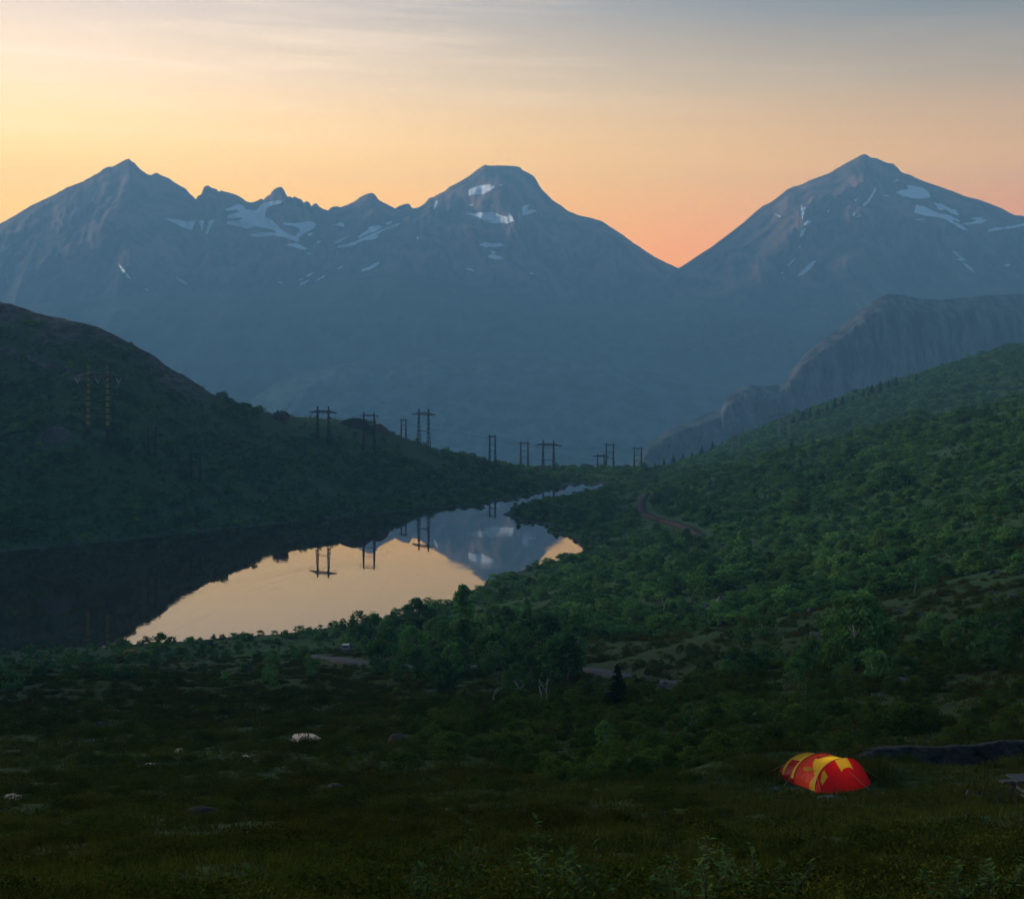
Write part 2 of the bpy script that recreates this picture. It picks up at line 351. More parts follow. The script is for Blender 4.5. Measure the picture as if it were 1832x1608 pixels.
# lake outline, photo pixels on the water plane
LAKE_PX = [(-650, 1075), (-300, 1012), (0, 986), (200, 967), (400, 946), (600, 926), (760, 909), (850, 904), (900, 892), (960, 880), (1005, 867), (1050, 863), (1105, 866), (1100, 874),
           (1050, 883), (1000, 892), (945, 907), (908, 920), (932, 929), (985, 936), (1002, 941), (985, 949), (1036, 961), (1058, 985), (1040, 994), (980, 1011), (920, 1029), (862, 1054), (800, 1085),
           (720, 1104), (640, 1119), (500, 1137), (215, 1158), (0, 1168), (-300, 1182), (-650, 1198)]
LAKE = np.array([((px - CX) * ZC / (py - HY), ZC * F / (py - HY)) for px, py in LAKE_PX])
def sdf_poly(x, y, P):
    d = np.full(x.shape, 1e18); ins = np.zeros(x.shape, bool); k = len(P)
    for i in range(k):
        a, b_ = P[i], P[(i + 1) % k]; ex, ey = b_ - a; wx, wy = x - a[0], y - a[1]
        t = np.clip((wx * ex + wy * ey) / (ex * ex + ey * ey), 0, 1)
        d = np.minimum(d, (wx - ex * t) ** 2 + (wy - ey * t) ** 2)
        c = ((a[1] <= y) & (b_[1] > y)) | ((b_[1] <= y) & (a[1] > y))
        with np.errstate(divide='ignore', invalid='ignore'): xi = a[0] + (y - a[1]) / (b_[1] - a[1]) * ex
        ins ^= c & (x < xi)
    d = np.sqrt(d); return np.where(ins, -d, d)
SD = np.full(XX.shape, 1e4); near = (DD > 250) & (DD < 1200)
SD[near] = sdf_poly(XX[near], DD[near], LAKE)
rough_f = sstep(5, 70, SD) * sstep(2000, 1500, DD)
ZZ += rough_f * sstep(60, 250, DD) * (fbm(XX / 70, DD / 70, 4) * 2.2 + fbm(XX / 18, DD / 18, 3) * .8)
ZZ += sstep(6, 20, DD) * sstep(420, 200, DD) * rough_f * (fbm(XX / 9, DD / 9, 4) * .30 + fbm(XX / 2.4, DD / 2.4, 3) * .10) * sstep(4, 14, np.hypot(XX - 11.7, DD - 55))
_cr = (UU < -.05) & (DD > 560) & (DD < 1000)
ZZ += np.where(_cr, ridged(XX / 26, DD / 16, 5, .6) * 2.6 * sstep(.25, .9, (ZZ + 20) / 100), 0)
bank = .09 * (SD + 2.2 + 1.8 * fbm(XX / 12, DD / 12, 3))
wgt = np.exp(-np.maximum(SD, 0) / 16.0)
ZZ = np.where(SD < 0, np.minimum(np.maximum(bank, -4), .4), ZZ * (1 - wgt) + bank * wgt)
ZZ = np.where((SD >= 0) & (SD < 60), np.maximum(ZZ, np.minimum(bank, .6)), ZZ)
def flatten(px, D, r, z=None, drop=0.0):
    x0 = (px - CX) / F * D; d = np.hypot(XX - x0, (DD - D)); z0 = sample(x0, D) if z is None else z
    wf = sstep(r * 1.9, r, d); ZZ[:] = ZZ * (1 - wf) + (z0 - drop) * wf; return x0, D, z0
def sample(x, y):
    x, y = np.asarray(x, float), np.asarray(y, float)
    fu = np.clip(np.interp(x / y, ug, np.arange(NU)), 0, NU - 1.001); fv = np.clip(np.interp(np.log(y), vg, np.arange(NV)), 0, NV - 1.001)
    i, j = fu.astype(int), fv.astype(int); a, b_ = fu - i, fv - j
    return (ZZ[j, i] * (1 - a) + ZZ[j, i + 1] * a) * (1 - b_) + (ZZ[j + 1, i] * (1 - a) + ZZ[j + 1, i + 1] * a) * b_
_ds = np.exp(np.linspace(math.log(8), math.log(1640), 1600))
def hit(px, py, dmin=8):
    """first point of the ground met by the sight line through a photo pixel"""
    x = (px - CX) / F * _ds; z = sample(x, _ds); rp = HY + (ZC - z) / _ds * F
    ok = np.where((rp <= py) & (_ds >= dmin))[0]
    k = ok[0] if len(ok) else int(np.argmin(np.where(_ds >= dmin, rp, 9e9)))
    return float(x[k]), float(_ds[k]), float(z[k])
def vis_rows():
    rp = HY + TTf * F; return rp
TENT = flatten(1473, 56.4, 4.0)
PUD = []
for px, py, r in ((543, 1322, .95), (262, 1370, .36), (516, 1298, .35), (322, 1343, .35), (440, 1353, .2), (232, 1340, .25), (20, 1428, .4)):
    x, y, z = hit(px, py); PUD.append((*flatten(CX + x / y * F, y, r * 1.7, None, .05), r))
TABLE = flatten(1864, 43.5, 1.6)
# ground masks
pxg, pyg = CX + UU * F, HY + (ZC - ZZ) / DD * F
slope_n = fbm(XX / 40, DD / 40, 4)
rockm = np.zeros_like(ZZ)
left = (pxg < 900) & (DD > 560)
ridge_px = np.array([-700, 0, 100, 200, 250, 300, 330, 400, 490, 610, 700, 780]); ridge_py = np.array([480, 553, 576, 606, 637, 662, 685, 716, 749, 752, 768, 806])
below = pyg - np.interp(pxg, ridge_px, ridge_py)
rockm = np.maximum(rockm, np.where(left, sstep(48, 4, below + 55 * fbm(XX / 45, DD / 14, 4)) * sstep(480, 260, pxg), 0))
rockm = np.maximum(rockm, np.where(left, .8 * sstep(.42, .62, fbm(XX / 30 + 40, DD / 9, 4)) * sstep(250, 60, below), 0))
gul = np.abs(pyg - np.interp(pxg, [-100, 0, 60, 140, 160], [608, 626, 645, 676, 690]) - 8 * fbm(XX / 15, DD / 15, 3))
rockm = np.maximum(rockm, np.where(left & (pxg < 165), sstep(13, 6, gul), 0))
rockm = np.maximum(rockm, 0 * np.where(DD < 260, .8 * sstep(.70, .82, fbm(XX / 5 + 9, DD / 5, 4)) * sstep(40, 80, DD), 0))
shorem = np.where(near, sstep(2.2, .3, SD + 2.2 + 2.5 * fbm(XX / 7, DD / 7, 3)), 0)
woodm = np.where(pxg > 1000, sstep(-75, 15, np.interp(pxg, [1000, 1300, 1500, 1832, 2500], [1135, 1105, 1080, 1030, 930]) - pyg + 30 * fbm(XX / 25, DD / 25, 3)), 0)
woodm = np.maximum(woodm, np.where((DD > 480) & (pxg < 1150), 1.0, 0))
woodm = np.maximum(woodm, np.where((pxg > 840) & (pxg < 1300), sstep(285, 310, DD), 0))
woodm = np.maximum(woodm, np.where((pxg <= 860), sstep(290, 315, DD), 0))
woodm = np.maximum(woodm, np.where(DD < 420, sstep(.15, .4, fbm(XX / 14 + 3, DD / 14, 3)) * .7, 0))
woodm *= sstep(1900, 1700, DD) * .999 + .001
bog = (pxg > 1010) & (pxg < 1180) & (pyg < 872) & (pyg > 843)
woodm = np.where(bog, .65, woodm)
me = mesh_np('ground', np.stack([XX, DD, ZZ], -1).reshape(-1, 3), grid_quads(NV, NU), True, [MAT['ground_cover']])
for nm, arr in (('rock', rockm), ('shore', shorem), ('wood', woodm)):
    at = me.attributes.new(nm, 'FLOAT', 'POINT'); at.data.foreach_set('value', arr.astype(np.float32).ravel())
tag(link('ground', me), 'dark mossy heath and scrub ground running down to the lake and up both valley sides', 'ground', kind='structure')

# water
bm = bmesh.new(); vs = [bm.verts.new((x, y, 0)) for x, y in LAKE]; f = bm.faces.new(vs); 
bmesh.ops.triangulate(bm, faces=[f]); me = bpy.data.meshes.new('lake'); bm.to_mesh(me); bm.free(); me.materials.append(MAT['water'])
if me.polygons[0].normal.z < 0: me.flip_normals()
tag(link('lake', me), 'still lake mirroring the orange sky and the dark hill', 'lake', kind='structure')
plabels = ['bright bog pool in the dark heath, largest and farthest right', 'small bright bog pool lower in the heath, left of the largest pool', 'tiny pool just above the largest bog pool', 'thin pool sliver above and right of the small lower pool',
           'tiny round pool between the small lower pool and the largest pool', 'tiny pool high on the left of the bog', 'pool sliver at the far left edge of the heath']
for (x, y, z, r), lb in zip(PUD, plabels):
    k = 18; ang = np.linspace(0, 2 * np.pi, k, endpoint=False); rr = r * (1 + .28 * np.sin(2 * ang + x) + .2 * np.sin(3 * ang + y))
    mb = MB(); mb.add([(x + 1.35 * q * math.cos(a), y + 1.2 * q * math.sin(a), z + .005) for q, a in zip(rr, ang)], [tuple(range(k))])
    tag(mb.build('bog_pool', MAT['water']), lb, 'pool', 'pools in the bog', 'structure')

# ---------------------------------------------------------------- mountains
def zoomed(x0, y0, s): return lambda pts: [(x0 + s * a, y0 + s * b_) for a, b_ in pts]
Z1, Z2, Z3 = zoomed(0, 240, 620 / 1832), zoomed(560, 260, 680 / 1832), zoomed(1180, 250, 652 / 1832)
def inside(x, y, P):
    ins = np.zeros(x.shape, bool); k = len(P)
    for i in range(k):
        (ax, ay), (bx, by) = P[i], P[(i + 1) % k]
        c = ((ay <= y) & (by > y)) | ((by <= y) & (ay > y))
        with np.errstate(divide='ignore', invalid='ignore'): ins ^= c & (x < ax + (y - ay) / (by - ay) * (bx - ax))
    return ins
def mountain(name, label, ridge, Dr, Db, base_py, mat, step=3.0, rows=110, amp=90, lam=420, jag=1.2, prof=1.25, snow=(), back=1500, seed=0, cat='mountain', cliff=None, flute=0.0):
    rp = np.array(ridge, float); px = np.arange(rp[0, 0], rp[-1, 0] + .1, step); u = (px - CX) / F
    ry = np.interp(px, rp[:, 0], rp[:, 1]) - jag * np.abs(fbm(px / 17 + seed, px * 0 + seed, 4)) + jag * .45 * fbm(px / 7 + seed, px * 0 + 3, 3)
    drr = np.interp(px, *Dr) if not np.isscalar(Dr) else np.full(px.shape, float(Dr))
    dbb = np.interp(px, *Db) if not np.isscalar(Db) else np.full(px.shape, float(Db))
    bpy_ = np.interp(px, *base_py) if not np.isscalar(base_py) else np.full(px.shape, float(base_py))
    zr = ZC + (HY - ry) / F * drr; zb = ZC + (HY - bpy_) / F * dbb
    t = np.linspace(0, 1, rows)[:, None]
    D = drr + (dbb - drr) * t
    fall = 1 - (1 - t) ** prof if cliff is None else np.interp(t, *cliff)
    Z = zr + (zb - zr) * fall
    X = u * D
    taper = np.minimum(1, t * 7) * np.minimum(1, (1 - t) * 6)
    wx = fbm(X / (lam * 1.7) + seed, Z / (lam * 1.2), 3) * .7
    rid = ridged(X / lam + wx + seed, (D + Z * .6) / (lam * 3.2) + seed, 5, .55)
    D2 = D - amp * taper * (rid + .5 * fbm(X / lam * 2.5, Z / lam * 1.2 + seed, 4))
    Z2_ = Z + amp * .18 * taper * fbm(X / lam * 1.4 + 5, D / lam * 1.2 + seed, 4)
    if flute:
        D2 = D2 - flute * taper * (ridged(X / 46 + 1.6 * wx + seed, Z / 260 + 1.2 * wx, 5, .62) + .9 * ridged(X / 150 + 1.2 * wx, Z / 380 + 3, 4) + .8 * fbm(X / 60, Z / 25, 4))
    X = u * D2
    front = np.stack([X, D2, Z2_], -1)
    tb = np.linspace(1, 0, 12, endpoint=False)[:, None]
    Dk = drr + back * tb; Zk = zr + (zb - zr) * tb ** 1.2
    V = np.concatenate([np.stack([u * Dk, Dk, Zk], -1), front]); nr = V.shape[0]
    o = tag(link(name, mesh_np(name, V.reshape(-1, 3), grid_quads(nr, len(px)), True, [MAT[mat]])), label, cat, kind='structure')
    PY = np.maximum.accumulate(HY + (ZC - Z2_) / D2 * F, 0)
    for poly in snow:
        P = np.array(poly); lo, hi = P.min(0) - 2, P.max(0) + 2; st = .9
        gx, gy = np.arange(lo[0], hi[0] + st, st), np.arange(lo[1], hi[1] + st, st)
        if len(gx) < 2 or len(gy) < 2: continue
        GX, GY = np.meshgrid(gx, gy)
        cxs, cys = GX[:-1, :-1] + st / 2, GY[:-1, :-1] + st / 2
        keep = inside(cxs + 2.0 * fbm(cxs / 5, cys / 3, 4), cys + 1.3 * fbm(cxs / 4 + 9, cys / 3, 4), poly)
        if not keep.any(): continue
        fi = np.clip((GX - px[0]) / step, 0, len(px) - 1.001); ii = fi.astype(int); fr = fi - ii
        def depth(col):
            out = np.zeros(GX.shape); 
            for c in np.unique(col): msk = col == c; out[msk] = np.interp(GY[msk], PY[:, c], D2[:, c])
            return out
        dep = depth(ii) * (1 - fr) + depth(ii + 1) * fr - .0012 * drr.mean()
        V = np.stack([(GX - CX) / F * dep, dep, ZC + (HY - GY) / F * dep], -1).reshape(-1, 3)
        Q = grid_quads(len(gy), len(gx))[keep.ravel()]
        us, inv = np.unique(Q, return_inverse=True)
        link('snow_patch', mesh_np('snow_patch', V[us], inv.reshape(Q.shape)[:, ::-1], True, [MAT['snow']]), o)
    return o
snowA = [Z1(p) for p in (
 [(870,445),(930,450),(985,465),(1035,455),(1015,510),(960,490)], [(1050,455),(1078,455),(1072,505),(1066,512)], [(1105,458),(1135,452),(1115,490),(1095,530),(1088,525),(1098,485)],
 [(1185,400),(1225,385),(1260,370),(1285,378),(1300,398),(1350,405),(1390,365),(1440,355),(1500,350),(1485,368),(1430,380),(1405,395),(1400,440),(1440,455),(1480,500),(1520,525),(1560,540),(1590,505),(1560,487),(1500,482),(1495,466),(1560,472),(1640,460),(1672,475),(1660,500),(1610,522),(1580,548),(1580,572),(1545,560),(1500,545),(1440,535),(1380,545),(1320,540),(1325,530),(1400,518),(1465,522),(1440,505),(1400,497),(1350,486),(1310,502),(1260,487),(1200,477),(1200,460),(1260,457),(1290,442),(1200,447),(1205,428),(1265,410),(1250,398),(1215,407)],
 [(1505,583),(1560,576),(1600,590),(1625,610),(1600,612),(1560,600)], [(1620,525),(1658,520),(1640,542)], [(1670,568),(1702,563),(1680,580)], [(1620,626),(1644,628),(1635,640)],
 [(1762,480),(1800,466),(1822,475),(1815,490)], [(618,678),(642,700),(672,735),(694,762),(680,767),(655,737),(633,706)], [(753,813),(777,818),(782,829)], [(926,756),(952,762),(982,780),(994,797),(965,787),(938,770)],
 [(1583,792),(1620,775),(1644,768),(1615,790),(1590,799)], [(1613,753),(1640,736),(1662,730),(1630,754)], [(1576,774),(1607,758),(1592,773)], [(1785,712),(1812,693),(1800,712)], [(1688,767),(1724,743),(1710,757)], [(1468,781),(1494,783),(1485,792)])]
snowA += [Z2(p) for p in (
 [(750,215),(800,195),(850,188),(880,200),(860,215),(820,235),(790,238),(750,242)], [(730,330),(790,325),(870,322),(900,335),(940,345),(948,318),(970,365),(935,378),(900,372),(875,380),(830,365),(790,345)],
 [(1008,300),(1022,286),(1042,290),(1030,310),(1080,315),(1050,330),(1010,338)], [(798,478),(830,466),(860,475),(900,470),(927,485),(880,491),(830,491)], [(838,532),(860,523),(890,530),(924,546),(890,551),(850,542)], [(850,508),(870,510),(887,522),(865,522)],
 [(230,600),(270,585),(300,568),(320,558),(317,575),(280,597),(238,610)], [(215,442),(260,410),(270,393),(310,388),(342,393),(300,415),(260,430),(220,447)],
 [(113,488),(170,473),(200,465),(240,445),(300,420),(350,398),(380,384),(428,375),(400,395),(360,407),(330,417),(290,442),(250,457),(210,472),(205,480),(160,492),(118,495)], [(103,470),(140,443),(174,438),(150,457),(110,474)],
 [(250,457),(300,433),(322,436),(300,453)], [(98,383),(130,372),(152,382),(130,392)], [(348,376),(380,363),(377,376),(355,383)], [(580,312),(590,268),(602,266),(596,290)], [(733,588),(770,598),(777,609),(750,602)], [(1038,610),(1070,620),(1050,622)],
 [(118,592),(142,578),(142,588),(125,597)], [(0,662),(30,640),(62,623),(40,642)], [(498,450),(506,435),(510,445),(504,455)], [(752,286),(775,286),(770,292),(755,292)], [(890,196),(905,188),(918,190),(905,197)])]
snowB = [Z3(p) for p in (
 [(1185,265),(1220,252),(1250,250),(1245,228),(1290,235),(1320,240),(1350,260),(1362,290),(1310,298),(1270,294),(1230,287),(1200,272)],
 [(1278,368),(1290,328),(1320,332),(1350,345),(1400,370),(1450,378),(1500,400),(1512,414),(1470,405),(1520,430),(1557,458),(1520,452),(1480,427),(1430,397),(1380,387),(1330,381)],
 [(1378,318),(1420,322),(1460,345),(1490,355),(1507,382),(1470,372),(1440,352),(1410,357)], [(1508,426),(1570,414),(1600,403),(1647,404),(1620,420),(1560,427)], [(1558,398),(1600,391),(1632,394),(1600,404)],
 [(1650,455),(1680,444),(1720,439),(1770,434),(1900,405),(1900,420),(1780,444),(1720,451),(1680,459),(1655,463)], [(1018,330),(1050,300),(1070,265),(1085,238),(1090,250),(1072,285),(1047,318),(1028,337)],
 [(688,689),(720,655),(770,606),(792,610),(760,647),(720,680)], [(703,497),(712,450),(735,443),(722,480)], [(723,432),(740,406),(764,408),(740,432)], [(710,325),(718,345),(737,338),(724,360),(719,402),(713,380)], [(698,542),(708,528),(706,546)],
 [(1470,555),(1502,568),(1495,575),(1522,590),(1545,612),(1510,605),(1548,625),(1577,655),(1587,669),(1555,652),(1530,632),(1525,615),(1490,600),(1510,595),(1480,572)],
 [(576,372),(612,384),(602,390)], [(978,302),(997,293),(985,317)], [(968,382),(987,358),(978,382)], [(1126,277),(1157,277),(1140,287)], [(1278,397),(1332,400),(1300,406)], [(1178,208),(1190,198),(1204,209)], [(1728,631),(1762,623),(1757,637)], [(640,637),(682,590),(676,606),(650,634)],
 [(836,365),(858,348),(852,362)], [(993,388),(1008,377),(1004,388)], [(785,350),(798,343),(792,353)], [(610,672),(625,662),(618,674)])]
mountain('mountain', 'jagged snow-streaked mountain range with pointed left peak and flat-topped central peak', [(-330,560),(-120,455)] + Z1([(0,475),(80,430),(160,380),(270,330),(350,285),(440,250),(530,200),(545,185),(575,172),(595,175),(640,148),(665,135),(683,131),(695,145),(712,152),(720,165),(740,185),(775,212),(800,218),(812,210),(828,206),(845,215),(870,226),(895,235),(920,255),(960,278),(985,292),(1000,312),(1020,330),(1035,345),(1045,328),(1065,320),(1072,295),(1082,276),(1100,272),(1120,285),(1145,292),(1158,308),(1165,298),(1190,305),(1215,312),(1240,318),(1275,335),(1300,355),(1320,362),(1345,360),(1360,352),(1380,342),(1392,348),(1410,330),(1425,325),(1440,300),(1455,288),(1485,280),(1500,292),(1510,315),(1520,332),(1535,330),(1545,340),(1558,330),(1575,340),(1595,348),(1605,365),(1620,355),(1635,362),(1645,382),(1660,370)]) + Z2([(15,280),(28,295),(50,308),(72,315),(90,298),(115,294),(130,300),(165,288),(200,270),(230,248),(260,235),(285,230),(300,240),(315,262),(350,282),(395,305),(420,292),(440,284),(465,283),(478,305),(510,300),(540,280),(560,255),(580,250),(605,235),(635,222),(660,200),(700,180),(750,150),(790,120),(815,102),(832,94),(850,100),(900,98),(950,100),(995,104),(1010,120),(1035,132),(1065,150),(1075,165),(1090,195),(1105,215),(1130,240),(1160,270),(1195,290),(1230,318),(1280,338),(1330,348),(1390,366),(1440,398),(1490,430),(1540,468),(1600,508),(1650,540),(1700,565),(1765,595)]) + [(1260,500),(1330,530),(1420,575)],
         6500, 5250, 640, 'mountain_rock', step=1.5, rows=160, amp=320, lam=420, jag=1.1, snow=snowA, seed=1.3)
mountain('mountain', 'broad pyramid mountain with snow patches right of the notch', [(1120,535),(1180,502)] + Z3([(97,645),(150,612),(200,578),(260,540),(320,495),(380,450),(430,410),(480,365),(520,332),(560,315),(600,285),(640,252),(670,237),(710,228),(750,207),(800,188),(850,170),(900,140),(950,112),(1000,85),(1020,75),(1035,73),(1050,82),(1058,90),(1095,95),(1120,108),(1145,118),(1175,122),(1195,140),(1215,165),(1260,178),(1310,203),(1360,220),(1420,240),(1480,262),(1540,287),(1600,300),(1660,322),(1720,345),(1760,368),(1785,380),(1832,384)]) + [(1950,400),(2100,430),(2300,470)],
         6000, 4800, 640, 'mountain_rock', step=2.0, rows=150, amp=280, lam=400, jag=.8, snow=snowB, seed=7.7)
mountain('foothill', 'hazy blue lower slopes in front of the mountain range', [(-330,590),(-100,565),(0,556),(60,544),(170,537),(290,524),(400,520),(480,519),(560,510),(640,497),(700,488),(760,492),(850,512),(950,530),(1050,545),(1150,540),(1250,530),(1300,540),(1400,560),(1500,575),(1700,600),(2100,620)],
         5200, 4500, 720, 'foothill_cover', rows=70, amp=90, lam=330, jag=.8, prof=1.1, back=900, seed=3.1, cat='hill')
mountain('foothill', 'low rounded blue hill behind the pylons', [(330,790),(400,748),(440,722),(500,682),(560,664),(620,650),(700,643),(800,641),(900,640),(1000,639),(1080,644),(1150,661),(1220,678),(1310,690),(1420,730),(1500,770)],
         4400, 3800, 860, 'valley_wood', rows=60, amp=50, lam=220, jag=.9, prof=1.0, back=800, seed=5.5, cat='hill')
mountain('cliff', 'steep grey cliff mountain behind the right hillside', [(1090,905),(1120,850),(1140,815),(1160,790),(1200,766),(1240,750),(1290,731),(1300,712),(1315,698),(1340,688),(1370,691),(1395,688),(1412,668),(1432,642),(1450,625),(1475,605),(1500,588),(1530,562),(1560,540),(1578,529),(1592,526),(1615,528),(1645,534),(1680,537),(1720,533),(1770,528),(1832,526),(1950,524),(2150,530)],
         ([1090, 1300, 1400, 1592, 2150], [2650, 2800, 2900, 3100, 3400]), ([1120, 1592, 2150], [2450, 2550, 2700]), 915, 'cliff_rock', step=1.5, rows=120, amp=18, lam=300, jag=.8, flute=24, back=900, seed=2.2, cat='cliff',
         cliff=([0, .12, .3, .7, 1], [0, .08, .5, .9, 1]))
# the air: one even haze round everything
mb = MB(); mb.box((0, 3700, 360), (15000, 7900, 1340)); hz = mb.mesh('haze', [])
m = new_mat('haze_air'); g = G(m); pv = g.n('ShaderNodeVolumePrincipled')
pv.inputs['Color'].default_value = (.31, .63, .93, 1); pv.inputs['Density'].default_value = 1.6e-4; pv.inputs['Anisotropy'].default_value = 0.0
o_ = g.n('ShaderNodeOutputMaterial'); g.l(pv.outputs[0], o_.inputs['Volume']); hz.materials.append(m)
tag(link('haze', hz), 'pale blue evening haze filling the valley', 'haze', kind='stuff')
# ---------------------------------------------------------------- road and track
def ribbon(name, pts_px, width, mat, label, cat, lift=.12, n=90):
    P = np.array([hit(px, py)[:2] for px, py in pts_px]); s = np.concatenate([[0], np.cumsum(np.hypot(*np.diff(P, axis=0).T))])
    q = np.linspace(0, s[-1], n); x, y = np.interp(q, s, P[:, 0]), np.interp(q, s, P[:, 1])
    k = np.ones(9) / 9; xe, ye = np.pad(x, 4, 'edge'), np.pad(y, 4, 'edge'); x, y = np.convolve(xe, k, 'valid'), np.convolve(ye, k, 'valid')
    tx, ty = np.gradient(x), np.gradient(y); L = np.hypot(tx, ty); nx, ny = -ty / L, tx / L
    offs = np.array([-.5, -.25, 0, .25, .5]) * width
    zz = np.max([sample(x + o * nx, y + o * ny) for o in offs], 0); zz = np.convolve(np.pad(zz, 4, 'edge'), k, 'valid') + lift
    V = np.stack([np.stack([x + o * nx, y + o * ny, zz + d], -1) for o, d in [(-.62 * width, -.9), (offs[0], -.02), (offs[2], .03), (offs[4], -.02), (.62 * width, -.9)]], 1)
    tag(link(name, mesh_np(name, V.reshape(-1, 3), grid_quads(n, 5)[:, ::-1], True, [MAT[mat]])), label, cat, kind='structure')
    return np.stack([x, y], 1)
road_pts = ribbon('road', [(560, 1174), (619, 1181), (690, 1192), (745, 1197), (840, 1196), (940, 1193), (1010, 1192), (1060, 1198), (1110, 1208), (1160, 1218), (1215, 1230)], 2.8, 'asphalt', 'narrow asphalt road curving between the birches towards the lake', 'road')
track_pts = ribbon('dirt_track', [(1158, 884), (1146, 900), (1148, 918), (1172, 930), (1205, 938), (1235, 948), (1262, 965)], 3.2, 'dirt_track', 'brown dirt track curving through the scrub right of the lake', 'track', .5)

# ---------------------------------------------------------------- vegetation shapes
def leaf_mesh(name, C, size, mat, r, up=.35, aspect=1.6, tilt=None):
    """small folded leaf faces at the points C"""
    n = len(C); d = r.normal(size=(n, 3)); d /= np.linalg.norm(d, axis=1)[:, None]
    t = r.normal(size=(n, 3)); t[:, 2] += up; t -= (t * d).sum(1)[:, None] * d; t /= np.linalg.norm(t, axis=1)[:, None] + 1e-9
    b_ = np.cross(d, t); sz = (size * r.uniform(.6, 1.35, n))[:, None]
    V = np.stack([C - t * sz * .5 * aspect, C + b_ * sz * .5 + d * sz * .08, C + t * sz * .5 * aspect, C - b_ * sz * .5 + d * sz * .08], 1).reshape(-1, 3)
    i = np.arange(n)[:, None] * 4
    return mesh_np(name, V, np.concatenate([i, i + 1, i + 2, i + 3], 1), False, [MAT[mat]])
def crown_points(r, n, w, h, z0, nc=16, spread=.22, top=.5):
    a = r.uniform(0, 2 * np.pi, nc); q = np.sqrt(r.uniform(.02, 1, nc)); zt = r.uniform(0, 1, nc)
    prof = np.sin(np.pi * np.clip(zt * (1 - top * .3) + .16, 0, 1)) ** .6 if top < 1 else (1.02 - zt) ** .75
    cc = np.stack([np.cos(a) * q * w / 2 * prof * .85, np.sin(a) * q * w / 2 * prof * .85, z0 + zt * (h - z0) * .92], 1)
    k = r.integers(0, nc, n); rad = w * spread * r.uniform(.6, 1.25, nc)
    d = r.normal(size=(n, 3)); d /= np.linalg.norm(d, axis=1)[:, None]
    P = cc[k] + d * (rad[k] * r.uniform(.25, 1, n) ** .5)[:, None] * np.array([1, 1, .72]); P[:, 2] = np.maximum(P[:, 2], .03)
    return P, cc
def trunk_mesh(r, h, cc, rad, stems=1, mat='birch_bark', lean=.12, nb=7):
    mb = MB()
    for s in range(stems):
        th = r.uniform(0, 6.28); ln = lean * h * (1 if stems == 1 else 1.6); b0 = Vector((r.normal() * .12 * (stems > 1), r.normal() * .12 * (stems > 1), -.25))
        pts = [b0]
        for k in range(1, 6):
            q = k / 5; pts.append(Vector((b0.x + math.cos(th) * ln * q ** 1.5 + r.normal() * .035 * h * q, b0.y + math.sin(th) * ln * q ** 1.5 + r.normal() * .035 * h * q, h * .86 * q)))
        mb.tube(pts, [rad * (1 - .85 * k / 5) * (1 if s == 0 else .7) for k in range(6)], 6)
        for c in cc[r.permutation(len(cc))[:nb]]:
            c = Vector(c); q = min(.9, max(.2, c.z / h - .12)); i = min(4, int(q * 5)); p = pts[i].lerp(pts[i + 1], q * 5 - i)
            mb.tube([p, p.lerp(c, .5) + Vector((0, 0, .04 * h)), c], [rad * .32, rad * .2, rad * .06], 4, False)
    return mb.mesh('trunk', MAT[mat], True)
KIND = {}
def make_kind(key, seed, h, w, z0, n, leaf, nc=16, stems=1, rad=.09, mat='birch_leaves', bark='birch_bark', spread=.22, lean=.12, top=.5):
    r = np.random.default_rng(seed); P, cc = crown_points(r, n, w, h, z0, nc, spread, top)
    KIND[key] = (trunk_mesh(r, h, cc, rad, stems, bark, lean), leaf_mesh('crown', P, leaf, mat, r), h, w)
for k in range(6): make_kind(f'shrub{k}', 20 + k, 2.5, 3.0 + .3 * (k % 3), .2, 620, .21, 15 + k, 3, .05, spread=.20)
for k in range(5): make_kind(f'tree{k}', 40 + k, 6.0, 3.8 + .35 * (k % 3), .7, 2300, .21, 30 + 2 * k, 1 + k % 2, .09, spread=.16)
for k in range(3): make_kind(f'round{k}', 60 + k, 5.0, 5.6, .3, 3200, .22, 38, 3, .09, spread=.15)
for k in range(4): make_kind(f'bush{k}', 70 + k, 1.5, 2.0 + .2 * k, .08, 1500, .085, 26, 4, .02, mat='bush_leaves', bark='dark_bark', spread=.15)
for k in range(4): make_kind(f'heath{k}', 80 + k, .24, .95, .01, 900, .024, 30, 4, .006, mat='grass_blades' if k % 2 else 'heath_leaves', bark='dark_bark', spread=.17)
make_kind('peaked0', 97, 6.5, 4.4, .2, 3000, .19, 60, 1, .10, spread=.10, top=1.5)
make_kind('slender0', 95, 6.0, 2.0, 2.6, 420, .24, 12, 1, .07, spread=.2); make_kind('slender1', 96, 6.0, 1.7, 1.0, 380, .24, 14, 1, .07, spread=.2)
def spruce(key, seed, h, w, n=26):
    r = np.random.default_rng(seed); mb = MB(); mb.tube([(0, 0, -.3), (.02 * h, 0, h * .5), (0, 0, h)], [.018 * h, .012 * h, .003 * h], 6); pts = []
    for i in range(n):
        q = (i + .5) / n; z = h * (.06 + .93 * q); L = w / 2 * (1 - q) ** .8 * r.uniform(.75, 1.15) + .08
        for b_ in range(int(7 - 3 * q)):
            a = r.uniform(0, 6.28); m_ = int(10 + 24 * L)
            f = r.uniform(.08, 1, m_)[:, None]; c = np.array([math.cos(a), math.sin(a), 0]) * L
            pts.append(np.array([0, 0, z]) + c * f + np.array([0, 0, -.28 * L]) * f ** 1.3 + r.normal(size=(m_, 3)) * np.array([.05, .05, .07]) * h / 6 * (1.2 - .6 * f))
    KIND[key] = (mb.mesh('trunk', MAT['dark_bark'], True), leaf_mesh('crown', np.concatenate(pts), .13 * h / 6, 'spruce_needles', r, .2, 2.2), h, w)
